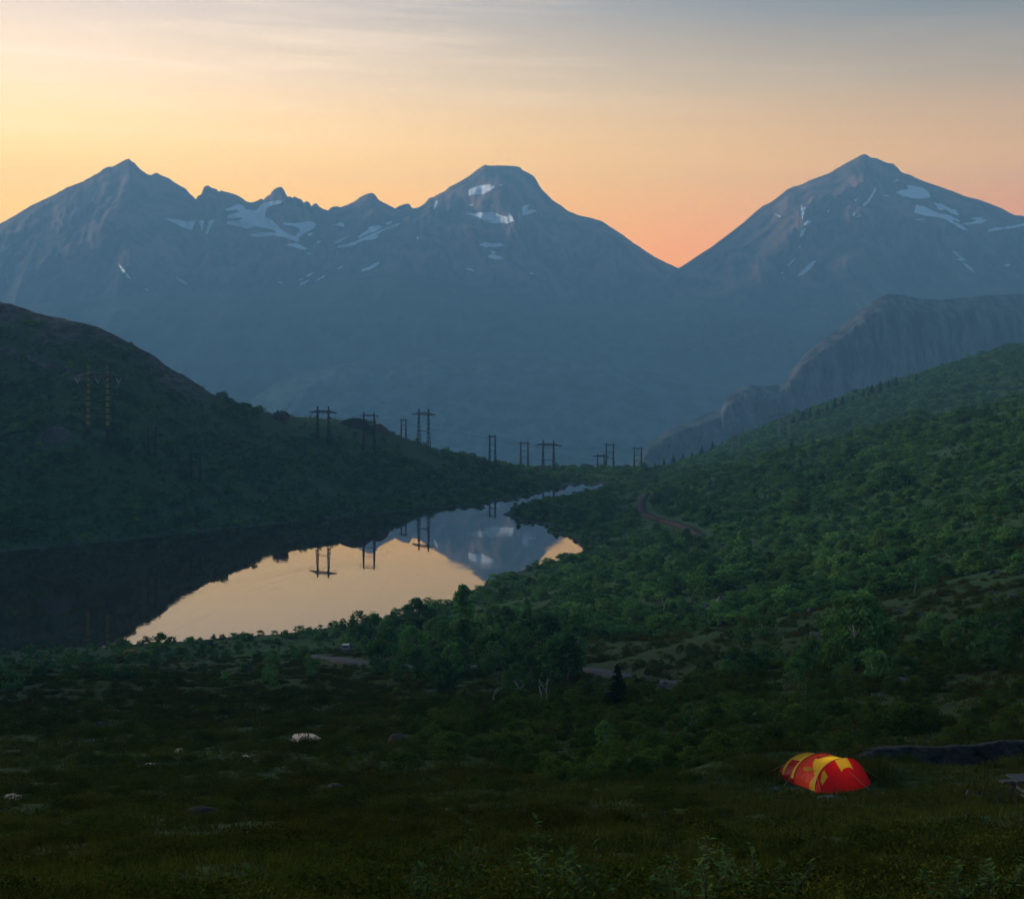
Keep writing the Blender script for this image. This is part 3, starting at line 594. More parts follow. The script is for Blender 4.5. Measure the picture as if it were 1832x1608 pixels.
spruce('spruce0', 5, 7.0, 3.0); spruce('spruce1', 6, 7.0, 2.3); spruce('spruce2', 8, 7.0, 4.2)
PLANTS = []
def plant(name, key, x, y, height, label, cat, group=None, wide=1.0, rz=None):
    tr, cr, h, w_ = KIND[key]; s = height / h
    o = empty(name, (x, y, float(sample(x, y)) - .03 * s), random.uniform(0, 6.28) if rz is None else rz); o.scale = (s * wide, s * wide, s)
    link('trunk', tr, o); c = link('crown', cr, o); tag(o, label, cat, group); PLANTS.append((x, y, height)); return c
def plant_px(name, key, px, py, hpx, label, cat, group=None, wide=1.0, dmin=8):
    x, y, z = hit(px, py, dmin); return plant(name, key, x, y, hpx / F * y, label, cat, group, wide)
# single trees one can point to
B = 'birch_tree'; T = 'tree'
plant_px('birch_tree', 'peaked0', 829, 1152, 112, 'dark broad tree with pointed top before the lake, tallest on the near shore', T, wide=1.15)
for px, py, hp, k, lb in (
    (745, 1135, 66, 'round0', 'round-topped dark birch silhouetted against the lake, left of the pointed tree'), (703, 1140, 48, 'tree1', 'small birch silhouetted against the lake between two rounder birches'),
    (641, 1152, 62, 'tree2', 'leftmost dark birch of the row silhouetted against the orange lake'), (668, 1148, 52, 'tree0', 'second birch from the left in the row before the lake'), (775, 1132, 44, 'tree3', 'low birch beside the round-topped one at the lake edge'),
    (284, 1164, 33, 'round1', 'lone leafy bush standing out against the lower left of the orange lake'), (216, 1168, 26, 'shrub2', 'small ragged bush at the pointed left tip of the bright water'),
    (905, 1152, 72, 'tree4', 'dark birch just right of the pointed tree at the lake shore'), (942, 1156, 66, 'tree1', 'second dark birch right of the pointed tree'), (978, 1146, 54, 'round2', 'bushy birch where the dark grove meets the bright green slope'),
    (1528, 1196, 152, 'round1', 'large yellow-green birch standing over the dark thicket above the tent'), (1497, 1190, 105, 'tree2', 'upright birch on the left flank of the large yellow-green birch'), (1568, 1192, 98, 'tree0', 'birch on the right flank of the large yellow-green birch'),
    (1636, 1064, 66, 'slender0', 'slender birch with a bare lower trunk on the right slope'), (1575, 990, 52, 'round0', 'wide dark bush clump high on the right slope, left half'), (1608, 990, 56, 'round2', 'wide dark bush clump high on the right slope, right half'),
    (1750, 1000, 52, 'slender1', 'thin dark upright tree near the right edge of the slope'), (1018, 1222, 92, 'tree3', 'tall dark birch beside the left end of the road'), (985, 1226, 84, 'tree0', 'birch left of the one beside the road end'),
    (1104, 1262, 74, 'spruce', 'small dark spruce in front of the road'), (1081, 1345, 66, 'tree4', 'young light-green birch with pale stem below the road'), (1232, 1335, 86, 'slender1', 'thin sapling-like birch standing alone between road and tent'),
    (1258, 1000, 42, 'tree1', 'dark upright bush at the left end of the shaded clump on the right slope'), (1205, 1068, 44, 'round0', 'rounded bright green birch on the green slope below the dirt track'), (1268, 1048, 52, 'tree3', 'bright green birch on the slope right of the rounded one')):
    if k == 'spruce': plant_px('spruce_tree', 'spruce2', px, py, hp, lb, T, wide=1.2)
    else: plant_px(B, k, px, py, hp * (.9 if px > 1050 else 1.0), lb, T, wide=1.1 if px == 1528 else 1.0)
for px, py, hp, lb in ((887, 1256, 26, 'pale bare leaning birch stem at the left of the four white stems'), (925, 1257, 40, 'crooked white birch stem, second of the four pale stems'), (970, 1252, 32, 'thin white birch stem, third of the four pale stems'), (1100, 1250, 0, ''), (1185, 1098, 30, 'forked white birch stem in the green slope'), (1082, 1102, 26, 'straight white birch stem in the green slope left of the forked one')):
    if not hp: continue
    x, y, z = hit(px, py); h = hp / F * y; r = np.random.default_rng(int(px)); mb = MB()
    p = [Vector((0, 0, -.2)), Vector((r.normal() * .1 * h - .12 * h, 0, h * .35)), Vector((r.normal() * .12 * h - .1 * h, .05, h * .7)), Vector((r.normal() * .1 * h, .1, h))]
    o = empty('bare_birch', (x, y, z)); mb.tube(p, [.10, .085, .07, .03], 6); mb.build('trunk', MAT['birch_bark'], o, True)
    mb = MB(); mb.tube([p[1], p[2] + Vector((.25 * h, 0, .1 * h)), p[3] + Vector((.3 * h, 0, .05))], [.06, .045, .015], 5); mb.build('branch', MAT['birch_bark'], o, True); tag(o, lb, 'tree stem')
x, y, z = hit(968, 1256); mb = MB(); o = empty('bare_birch', hit(975, 1256)); h = 44 / F * y
mb.tube([(.3, 0, -.2), (.1, 0, h * .45), (.25, 0, h)], [.1, .08, .03], 6); mb.build('trunk', MAT['birch_bark'], o, True)
mb = MB(); mb.tube([(.1, 0, h * .45), (-.45, 0, h * .8), (-.55, 0, h * .95)], [.06, .045, .02], 5); mb.build('branch', MAT['birch_bark'], o, True); tag(o, 'forked white birch stem, rightmost of the four pale stems', 'tree stem')
# spruces along the far right ridge
far_sp = [(1172, 838, 14), (1188, 836, 22), (1205, 832, 24), (1222, 826, 20), (1238, 820, 18), (1256, 815, 22), (1275, 808, 24), (1292, 803, 20), (1420, 757, 16), (1436, 751, 20), (1450, 746, 22), (1464, 742, 18), (1480, 737, 20), (1494, 731, 26), (1508, 727, 24), (1526, 720, 18), (1545, 713, 22), (1560, 707, 24), (1575, 702, 26), (1590, 697, 24), (1604, 692, 22), (1640, 681, 18)]
for i, (px, py, hp) in enumerate(far_sp):
    x, y, z = hit(px, py + 2, 1150 if px > 1300 else 850)
    nth = ['first', 'second', 'third', 'fourth', 'fifth', 'sixth', 'seventh', 'eighth', 'ninth', 'tenth', 'eleventh', 'twelfth', 'thirteenth', 'last'][i - 8 if px > 1300 else i]
    c = plant('spruce_tree', ('spruce0', 'spruce1', 'spruce2')[i % 3], x, y, .85 * hp / F * y, f'small dark spruce on the far right skyline, {nth} of the row from the left' if px > 1300 else f'small dark spruce at the valley mouth, {nth} from the left below the cliff', T, 'spruces on the far right ridge' if px > 1300 else 'spruces at the valley mouth', 1.35)
# ---------------------------------------------------------------- scattered birch scrub
RM = np.minimum.accumulate(HY + (ZC - ZZ) / DD * F, 0)
def visible(x, y, h, margin=14):
    z = sample(x, y) + h; row = HY + (ZC - z) / y * F
    fu = np.clip(np.interp(x / y, ug, np.arange(NU)), 0, NU - 1).astype(int); fv = np.clip(np.interp(np.log(y), vg, np.arange(NV)) - 1, 0, NV - 1).astype(int)
    return (row < RM[fv, fu] + margin) & (row < 1680)
def gridval(Arr, x, y):
    fu = np.clip(np.interp(x / y, ug, np.arange(NU)), 0, NU - 1).astype(int); fv = np.clip(np.interp(np.log(y), vg, np.arange(NV)), 0, NV - 1).astype(int); return Arr[fv, fu]
def near_path(x, y, pts, r):
    d = np.full(x.shape, 1e9)
    for a in pts: d = np.minimum(d, (x - a[0]) ** 2 + (y - a[1]) ** 2)
    return d < r * r
def cand(n, d0, d1, umax=.42, seed=0):
    r = np.random.default_rng(seed); D = np.sqrt(r.uniform(d0 ** 2, d1 ** 2, n)); u = r.uniform(-1, 1, n); return u * (umax * D + 7), D, r
def screen(x, y): return CX + x / y * F, HY + (ZC - sample(x, y)) / y * F
x, y, r = cand(330000, 225, 1560, seed=11)
px, py = screen(x, y); wd = gridval(woodm, x, y); rk = gridval(rockm, x, y); sdv = gridval(SD, x, y)
dens = np.where(px > 1000, .95, .62) * np.clip(.55 + 1.1 * fbm(x / 22, y / 22, 3), .12, 1)
dens = np.where((px < 1000) & (y > 480), np.clip(.72 + 1.2 * fbm(x / 35 + 7, y / 22, 3), .12, 1), dens)
keep = (wd > .5) & ((rk < .35) | (r.uniform(0, 1, len(x)) < .10)) & (sdv > -1.6) & ((y < 1000) | (px > 1200)) & ((y < 900) | (r.uniform(0, 1, len(x)) < .6)) & (r.uniform(0, 1, len(x)) < dens) & visible(x, y, 3.0) & ~near_path(x, y, track_pts, 4.5) & ~near_path(x, y, road_pts, 4)
top_ = np.interp(px, ridge_px, ridge_py); keep &= ~((np.abs(px - 619) < 18) & (y < 335) & (y > 240)); keep &= ~((((px - 102) / 44) ** 2 + ((py - 792) / 22) ** 2 < 1) & (r.uniform(0, 1, len(x)) < .9)); keep &= ~((px > 470) & (px < 790) & (y > 600) & (py < top_ + 34) & (r.uniform(0, 1, len(x)) < .9))
keep &= ~((px > 1010) & (px < 1180) & (py < 872) & (py > 843) & (r.uniform(0, 1, len(x)) < .5))
sx, sy = x[keep], y[keep]
ssz = np.clip(r.lognormal(-.82, .5, keep.sum()), .18, 1.7) * (.95 + .35 * fbm(sx / 40, sy / 40, 3)) * np.where(sx / sy * F + CX < 1000, .9, 1.0) * np.where(sy > 900, 1.25, 1.0) * np.where(rk[keep] > .35, .4, 1.0) * np.where((sy < 350) & (sx / sy * F + CX < 620), .6, 1.0)
svar = r.integers(0, 6, keep.sum())
tall = (r.uniform(0, 1, len(sx)) < .035) & (sy < 700); 
def scatter(name, x, y, size, var, protos, label, cat, seed, zoff=-.05):
    """one object of stuff: points carrying instances of the listed crowns"""
    r = np.random.default_rng(seed); z = sample(x, y) + zoff
    me = bpy.data.meshes.new(name); me.vertices.add(len(x)); me.vertices.foreach_set('co', np.stack([x, y, z], 1).astype(np.float32).ravel())
    a = me.attributes.new('variant', 'INT', 'POINT'); a.data.foreach_set('value', var.astype(np.int32))
    a = me.attributes.new('turn', 'FLOAT_VECTOR', 'POINT'); a.data.foreach_set('vector', np.stack([r.normal(size=len(x)) * .08, r.normal(size=len(x)) * .08, r.uniform(0, 6.28, len(x))], 1).astype(np.float32).ravel())
    a = me.attributes.new('size', 'FLOAT_VECTOR', 'POINT'); wd_ = size * r.uniform(.85, 1.3 if name == 'heath_cover' else 1.9, len(x)); a.data.foreach_set('vector', np.stack([wd_, wd_ * r.uniform(.85, 1.15, len(x)), size], 1).astype(np.float32).ravel())
    o = link(name, me); ng = bpy.data.node_groups.new(name, 'GeometryNodeTree')
    ng.interface.new_socket('Geometry', in_out='INPUT', socket_type='NodeSocketGeometry'); ng.interface.new_socket('Geometry', in_out='OUTPUT', socket_type='NodeSocketGeometry')
    gi, go, jn = ng.nodes.new('NodeGroupInput'), ng.nodes.new('NodeGroupOutput'), ng.nodes.new('GeometryNodeJoinGeometry')
    def nat(nm, dt):
        q = ng.nodes.new('GeometryNodeInputNamedAttribute'); q.data_type = dt; q.inputs['Name'].default_value = nm; return q.outputs['Attribute']
    av, at_, as_ = nat('variant', 'INT'), nat('turn', 'FLOAT_VECTOR'), nat('size', 'FLOAT_VECTOR')
    er = ng.nodes.new('FunctionNodeEulerToRotation'); ng.links.new(at_, er.inputs[0])
    for k, po in enumerate(protos):
        cp = ng.nodes.new('FunctionNodeCompare'); cp.data_type = 'INT'; cp.operation = 'EQUAL'; ng.links.new(av, cp.inputs[2]); cp.inputs[3].default_value = k
        oi = ng.nodes.new('GeometryNodeObjectInfo'); oi.inputs['Object'].default_value = po; oi.inputs['As Instance'].default_value = True; oi.transform_space = 'ORIGINAL'
        ip = ng.nodes.new('GeometryNodeInstanceOnPoints'); ng.links.new(gi.outputs[0], ip.inputs['Points']); ng.links.new(cp.outputs[0], ip.inputs['Selection'])
        ng.links.new(oi.outputs['Geometry'], ip.inputs['Instance']); ng.links.new(er.outputs[0], ip.inputs['Rotation']); ng.links.new(as_, ip.inputs['Scale'])
        ng.links.new(ip.outputs[0], jn.inputs[0])
    ng.links.new(jn.outputs[0], go.inputs[0]); md = o.modifiers.new('scatter', 'NODES'); md.node_group = ng
    return tag(o, label, cat, kind='stuff')
# individual bushes: the ones that show largest, taken from the near edge of the scrub and the dark grove
protos = []
x, y, r = cand(30000, 60, 345, seed=21); px, py = screen(x, y)
grove = inside(px, py, [(600, 1150), (700, 1128), (850, 1100), (1000, 1110), (1060, 1180), (1040, 1215), (960, 1245), (830, 1250), (700, 1215), (600, 1190)])
band = inside(px, py, [(-60, 1172), (200, 1172), (600, 1150), (640, 1240), (400, 1235), (200, 1225), (-60, 1240)])
thick = inside(px, py, [(1290, 1190), (1330, 1130), (1480, 1120), (1620, 1120), (1832, 1100), (2080, 1080), (2080, 1190), (1900, 1195), (1620, 1225), (1420, 1235), (1290, 1225)])
slope = inside(px, py, [(1010, 1135), (1300, 1108), (1500, 1082), (1860, 1020), (1860, 930), (1400, 1000), (1060, 1070)])
mid = inside(px, py, [(1060, 1240), (1300, 1235), (1600, 1240), (1860, 1210), (1860, 1300), (1400, 1335), (1250, 1380), (1000, 1390), (760, 1330), (1000, 1260)])
ok = ~((np.abs(px - 619) < 20) & (py > 1163) & (y < 330)) & visible(x, y, 1.5, 6) & ~near_path(x, y, road_pts, 3.2) & (np.hypot(x - TENT[0], y - TENT[1]) > 6) & (gridval(SD, x, y) > 2)
for pu in PUD: ok &= np.hypot(x - pu[0], y - pu[1]) > 4
taken = [(a, b_) for a, b_, _ in PLANTS]
def pick(mask, n, gap):
    out = []
    for i in np.where(mask & ok)[0]:
        if all((x[i] - a) ** 2 + (y[i] - b_) ** 2 > gap * gap for a, b_ in taken): out.append(i); taken.append((x[i], y[i]))
        if len(out) == n: break
    return out
for mask, n, gap, keys, h0, h1, nm, lb, cat, grp in (
    (grove, 74, 2.7, ['tree0', 'tree1', 'tree2', 'tree3', 'tree4', 'round0', 'round1'], 2.4, 5.8, B, 'dark birch in the crowded grove between road and lake', T, 'birches of the dark grove by the lake'),
    (band, 60, 2.6, ['shrub0', 'shrub1', 'shrub2', 'shrub3', 'shrub4', 'round2'], 1.0, 2.6, 'birch_bush', 'low dark birch bush in the belt along the left lake shore', 'bush', 'bushes along the near left shore'),
    (thick, 52, 2.2, ['round0', 'round1', 'tree2', 'shrub1', 'shrub4', 'shrub5'], 1.2, 3.0, 'birch_bush', 'dark leafy bush in the shadowy thicket above the long rock ledge', 'bush', 'bushes of the thicket right of the road'),
    (slope, 60, 4.0, ['tree0', 'tree1', 'tree3', 'tree4', 'round0', 'round2', 'shrub0', 'shrub3'], 1.6, 3.8, 'birch_bush', 'bright green birch bush on the green slope right of the lake', 'bush', 'bushes on the bright green slope'),
    (mid, 34, 3.4, ['bush0', 'bush1', 'bush2', 'bush3'], .6, 1.25, 'willow_bush', 'knee-high green bush on the heath between road and tent', 'bush', 'low bushes on the middle heath')):
    for i in pick(mask, n, gap):
        k = keys[r.integers(len(keys))]; plant(nm, k, x[i], y[i], r.uniform(h0, h1), lb, cat, grp, r.uniform(.9, 1.25))
byk = {}
for o in list(bpy.data.objects):
    if o.name.startswith('crown'): byk.setdefault(o.data.name, o)
def proto(key): return byk[KIND[key][1].name]
shr = [f'shrub{k}' for k in range(6)]
# any crown kind not yet standing anywhere gets one plant of its own
i_ = iter(np.where(slope & ok)[0][200:])
for k_ in shr + [f'bush{k}' for k in range(4)] + ['tree0', 'tree3', 'round0']:
    if KIND[k_][1].name not in byk:
        i = next(i_); byk[KIND[k_][1].name] = plant('birch_bush', k_, x[i], y[i], KIND[k_][2] * .9, 'bright green birch bush on the green slope right of the lake', 'bush', 'bushes on the bright green slope')
svar = np.where(tall, 6 + svar % 3, svar); ssz = np.where(tall, ssz * .9, ssz)
scatter('birch_scrub', sx, sy, ssz, svar, [proto(k) for k in shr] + [proto('tree0'), proto('tree3'), proto('round0')], 'dense green birch scrub covering both valley sides', 'scrub', 5)
# low heath cover in the foreground
hx, hy_ = 21.0, 55.0
for q, (px_, py_, lb) in enumerate(((1665, 1447, 'low dark leafy clump on the grass between tent and picnic table'), (1240, 1420, 'small heather clump on the heath left of the tent'), (900, 1450, 'small heather clump in the middle of the dark foreground'), (560, 1400, 'small heather clump on the dark bog edge'))):
    xx, yy, zz = hit(px_, py_); byk[f'h{q}'] = plant('heath_clump', f'heath{q}', xx, yy, .5 if q == 0 else .24, lb, 'shrub', None, 1.0)
x, y, r = cand(90000, 9, 330, .40, 31); D_ = y; pr = np.clip((70 / y) ** 1.25, 0, 1) * np.clip(.5 + 1.3 * fbm(x / 8, y / 8, 3), .03, 1)
y2 = np.exp(np.random.default_rng(5).uniform(math.log(9), math.log(70), 13000)); x2 = np.random.default_rng(6).uniform(-1, 1, 13000) * (.4 * y2 + 6)
k2 = np.clip(.4 + 1.5 * fbm(x2 / 5, y2 / 5, 3), .02, 1) > np.random.default_rng(8).uniform(0, 1, 13000)
k1 = (r.uniform(0, 1, len(x)) < pr) & (y > 45)
x, y = np.concatenate([x[k1], x2[k2]]), np.concatenate([y[k1], y2[k2]]); r = np.random.default_rng(9)
lawn = inside(*screen(x, y), [(1230, 1402), (1380, 1392), (1560, 1378), (1900, 1372), (1900, 1470), (1600, 1490), (1380, 1478), (1260, 1450)])
ok2 = ~lawn & visible(x, y, .6, 4) & ~near_path(x, y, road_pts, 2.6) & (np.hypot((x - TENT[0]) / 1.5, y - TENT[1]) > 3.4) & (gridval(rockm, x, y) < .5) & (gridval(SD, x, y) > 2)
for pu in PUD: ok2 &= np.hypot(x - pu[0], y - pu[1]) > pu[3] * 1.7
x, y = x[ok2], y[ok2]
bp = screen(x, y); mid_ = inside(bp[0], bp[1], [(700, 1260), (1000, 1240), (1300, 1120), (1900, 1060), (2150, 1040), (2150, 1300), (1560, 1340), (1400, 1360), (1250, 1390), (1000, 1400), (760, 1350)])
big = (r.uniform(0, 1, len(x)) < np.where(mid_, .55, .03)) & (y > 60) & ((bp[0] > 700) | (bp[1] < 1250)); var = np.where(big, 4 + r.integers(0, 4, len(x)), r.integers(0, 4, len(x)))
size = np.where(big, np.clip(r.lognormal(-.85, .4, len(x)), .2, 1.0), np.clip(r.lognormal(-.25, .4, len(x)), .25, 1.6) * np.clip(.5 + y / 90, .5, 2.0))
scatter('heath_cover', x, y, size, var, [byk[f'h{k}'] for k in range(4)] + [proto(f'bush{k}') for k in range(4)], 'low heather and dwarf birch covering the dark foreground', 'heath', 6)
# grass blades
r = np.random.default_rng(77); n = 42000; y = np.exp(r.uniform(math.log(9), math.log(150), n)); x = r.uniform(-1, 1, n) * (.40 * y + 6)
kp = (np.clip(.55 + 1.2 * fbm(x / 6 + 20, y / 6, 3), .08, 1) > r.uniform(0, 1, n)) & ~near_path(x, y, road_pts, 2.4) & (np.hypot((x - TENT[0]) / 1.25, y - TENT[1]) > 1.9) & (gridval(rockm, x, y) < .5) & visible(x, y, .3, 3)
for pu in PUD: kp &= np.hypot(x - pu[0], y - pu[1]) > pu[3] * 1.5
x, y = x[kp], y[kp]
# taller tufts where the grass was left standing at both ends of the tent
lp = hit(1500, 1430); lx = r.uniform(4, 24, 14000); ly = r.uniform(38, 72, 14000); lk = inside(*screen(lx, ly), [(1200, 1395), (1330, 1352), (1560, 1345), (1900, 1345), (1900, 1480), (1600, 1495), (1380, 1485), (1230, 1460)]) & (np.hypot((lx - TENT[0]) / 1.25, ly - TENT[1]) > 1.75); lx, ly = lx[lk], ly[lk]
tx = np.concatenate([TENT[0] - 2.2 + r.normal(size=160) * .45, TENT[0] + 2.0 + r.normal(size=110) * .4]); ty = np.concatenate([TENT[1] + 1.2 + r.normal(size=160) * .7, TENT[1] + 1.1 + r.normal(size=110) * .5])
hh = np.concatenate([r.uniform(.10, .26, len(x)) * np.clip(.7 + y / 90, .7, 1.9), r.uniform(.05, .12, len(lx)), r.uniform(.25, .5, len(tx))]); x, y = np.concatenate([x, lx, tx]), np.concatenate([y, ly, ty])
nb_ = 9; n = len(x); bx = np.repeat(x, nb_) + r.normal(size=n * nb_) * np.repeat(.05 + .0016 * y, nb_); by = np.repeat(y, nb_) + r.normal(size=n * nb_) * np.repeat(.05 + .0016 * y, nb_)
bz = sample(bx, by) - .02; H = np.repeat(hh, nb_) * r.uniform(.6, 1.25, n * nb_); Wd = np.repeat(.006 + .00045 * y, nb_); a = r.uniform(0, 6.28, n * nb_); lean = r.normal(size=(n * nb_, 2)) * .38 * H[:, None]
V = np.stack([np.stack([bx - np.cos(a) * Wd, by - np.sin(a) * Wd, bz], 1), np.stack([bx + np.cos(a) * Wd, by + np.sin(a) * Wd, bz], 1), np.stack([bx + lean[:, 0], by + lean[:, 1], bz + H], 1)], 1).reshape(-1, 3)
tag(link('grass', mesh_np('grass', V, np.arange(len(V)).reshape(-1, 3), False, [MAT['grass_blades']])), 'sparse grass blades over the dark foreground heath', 'grass', kind='stuff')
# leafy saplings at the bottom edge
saps = [(845, 1462, 10.5, 'willow sapling with grey-green leaves at the lower edge, left of the tallest sprig'), (958, 1468, 10.0, 'tallest bright-leaved sapling at the lower edge'), (752, 1545, 9.5, 'grey-leaved low willow, leftmost sapling at the lower edge'), (800, 1520, 10.0, 'dark-leaved willow between the leftmost and the grey-green sapling'), (1062, 1512, 10.0, 'yellow-green sapling right of the tallest sprig'),
        (1005, 1535, 9.4, 'low leafy sprig below the yellow-green sapling'), (1208, 1535, 9.5, 'leafy sapling left of the big bottom sapling clump'), (1262, 1518, 10.0, 'upright sapling in the big bottom clump below the tent, left stem'), (1340, 1515, 10.2, 'upright sapling in the big bottom clump below the tent, middle stem'), (1388, 1538, 9.8, 'upright sapling in the big bottom clump below the tent, right stem'),
        (1690, 1545, 9.8, 'sparse sapling at the lower right, left of two'), (1772, 1535, 10.0, 'sparse sapling at the lower right, right of two')]
for px, top, D, lb in saps:
    r = np.random.default_rng(int(px)); x = (px - CX) / F * D; zt = ZC - (top - HY) / F * D; z0 = float(sample(x, D)); h = max(.35, zt - z0)
    o = empty('sapling', (x, D, z0)); mb = MB(); P = []
    for s in range(r.integers(4, 7)):
        hs = h * r.uniform(.55, 1.0) if s else h; th = r.uniform(0, 6.28); sp_ = r.uniform(.05, .32) if s else .04
        pts = [Vector((0, 0, -.05)).lerp(Vector((math.cos(th) * sp_, math.sin(th) * sp_, hs)), q) + Vector((r.normal() * .012, r.normal() * .012, 0)) for q in (0, .35, .7, 1)]
        mb.tube(pts, [.007, .006, .004, .002], 5)
        for q in np.linspace(.22, 1, int(22 + 20 * hs)):
            i = min(2, int(q * 3)); p = pts[i].lerp(pts[i + 1], q * 3 - i); P.append(np.array(p) + r.normal(size=3) * .018)
    mb.build('stem', MAT['dark_bark'], o, True)
    P = np.array(P); n = len(P); V = []; Q = []
    for i, p in enumerate(P):
        a = r.uniform(0, 6.28); up = r.uniform(-.1, .9); d = Vector((math.cos(a) * math.cos(up), math.sin(a) * math.cos(up), math.sin(up))); sd_ = d.cross(Vector((0, 0, 1))).normalized(); nn = sd_.cross(d); L = r.uniform(.045, .08); p = Vector(p)
        b_ = len(V); V += [p, p + d * L * .45 + sd_ * L * .24 + nn * L * .06, p + d * L - nn * L * .1, p + d * L * .45 - sd_ * L * .24 + nn * L * .06, p + d * L * .5 - nn * L * .02]
        Q += [(b_, b_ + 1, b_ + 4), (b_ + 1, b_ + 2, b_ + 4), (b_ + 2, b_ + 3, b_ + 4), (b_ + 3, b_, b_ + 4)]
    tag(link('foliage', mesh_np('foliage', [tuple(v) for v in V], Q, False, [MAT['willow_leaves']]), o), kind='stuff'); tag(o, lb, 'sapling')
# ---------------------------------------------------------------- rocks
def rock_mesh(seed, w_, d_, h_, rough=.22, sub=4, strata=0.0):
    bm = bmesh.new(); bmesh.ops.create_icosphere(bm, subdivisions=sub, radius=1.0)
    V = np.array([v.co[:] for v in bm.verts]); s = seed * 7.3
    n1 = fbm(V[:, 0] * 1.3 + s, V[:, 1] * 1.3 + V[:, 2] * 1.7 + s, 3); n2 = ridged(V[:, 0] * 2.6 + s, V[:, 2] * 3 + V[:, 1] * 2.2, 3)
    V = V * (1 + rough * n1 + rough * .35 * n2)[:, None]
    rr_ = np.random.default_rng(int(abs(seed) * 10) + 1)
    for _ in range(11):
        nn = rr_.normal(size=3); nn[2] = abs(nn[2]) * .8; nn /= np.linalg.norm(nn); ex = np.maximum(0, V @ nn - rr_.uniform(.45, .8)); V = V - ex[:, None] * nn * .93
    V *= 1.25
    if strata: V[:, 2] += strata * np.sin(V[:, 2] * 14 + V[:, 0] * 2 + n1 * 3); V[:, 1] -= strata * 1.5 * ridged(V[:, 0] * 1.2 + s, V[:, 2] * 6, 3)
    V *= np.array([w_ / 2, d_ / 2, h_]); 
    for v, c in zip(bm.verts, V): v.co = c
    me = bpy.data.meshes.new('boulder'); bm.to_mesh(me); bm.free(); me.polygons.foreach_set('use_smooth', np.ones(len(me.polygons), bool)); return me
def boulder(px, py, wpx, hpx, mat, label, rz=0.0, tilt=0.0, depth=.7, seed=None, name='boulder', strata=0, sub=3, dmin=8):
    x, y, z = hit(px, py, dmin); w_, h_ = wpx / F * y, hpx / F * y
    me = rock_mesh(px * .37 if seed is None else seed, w_, max(w_ * depth, h_), h_ * 1.15, strata=strata, sub=sub); me.materials.append(MAT[mat])
    o = link(name, me, None, (x, y, z - h_ * .25)); o.rotation_euler = (0, tilt, rz); return tag(o, label, 'rock')
def rock_ledge():
    x0, y0, z0 = hit(1545, 1372); x1, y1 = (1960 - CX) / F * 62.0, 62.0; n, mrow = 150, 34; V = []
    for i in range(n):
        s_ = i / (n - 1); cx_, cy_ = x0 + (x1 - x0) * s_, y0 + (y1 - y0) * s_ + .5 * math.sin(s_ * 9); zg = float(sample(cx_, cy_)); hgt = (.08 + .60 * min(1, s_ * 1.9) ** .8) * (1 + .22 * float(fbm(np.array(s_ * 9.), np.array(.3), 3)))
        for k in range(mrow):
            q = k / (mrow - 1)                                       # 0 front foot, .6 crest, 1 back foot
            if q < .6: f_ = q / .6; d_ = -1.15 + .95 * f_; zz = -.35 + (hgt + .35) * f_
            else: f_ = (q - .6) / .4; d_ = -.2 + 2.2 * f_; zz = hgt - (hgt + .4) * f_ ** 1.8
            ly = zz / .27 + 2.2 * float(fbm(np.array(s_ * 14.), np.array(zz * 2.), 2)); step = (ly - math.floor(ly))
            d_ += (.09 * step ** 3 - .03) * (1 if q < .62 else .3) + .26 * float(ridged(np.array(s_ * 34. + zz * 1.5), np.array(zz * 2.1 + s_ * 9), 5, .65)) - .12
            zz += .05 * float(fbm(np.array(s_ * 40.), np.array(q * 9.), 3)) * (q > .1)
            V.append((cx_, cy_ + d_ + 1.0, zg + zz))
    tag(link('rock_ledge', mesh_np('rock_ledge', V, grid_quads(n, mrow), False, [MAT['dark_rock']])), 'long dark rock ledge behind the tent running to the right edge', 'rock')
rock_ledge()
boulder(1372, 1386, 70, 9, 'dark_rock', 'low flat slab left behind the tent', .1, 0, .5)
boulder(1612, 1231, 88, 20, 'warm_rock', 'reddish long boulder right of the thicket above the tent', .1, -.08, .5, sub=4)
boulder(1292, 1086, 44, 21, 'rock', 'pale grey boulder at the lower edge of the green slope', 0, 0, .7, sub=4)
boulder(1268, 1094, 22, 20, 'rock', 'rounded boulder just left of the pale one at the slope foot')
boulder(1776, 1026, 18, 12, 'rock', 'pale boulder alone high on the right slope')
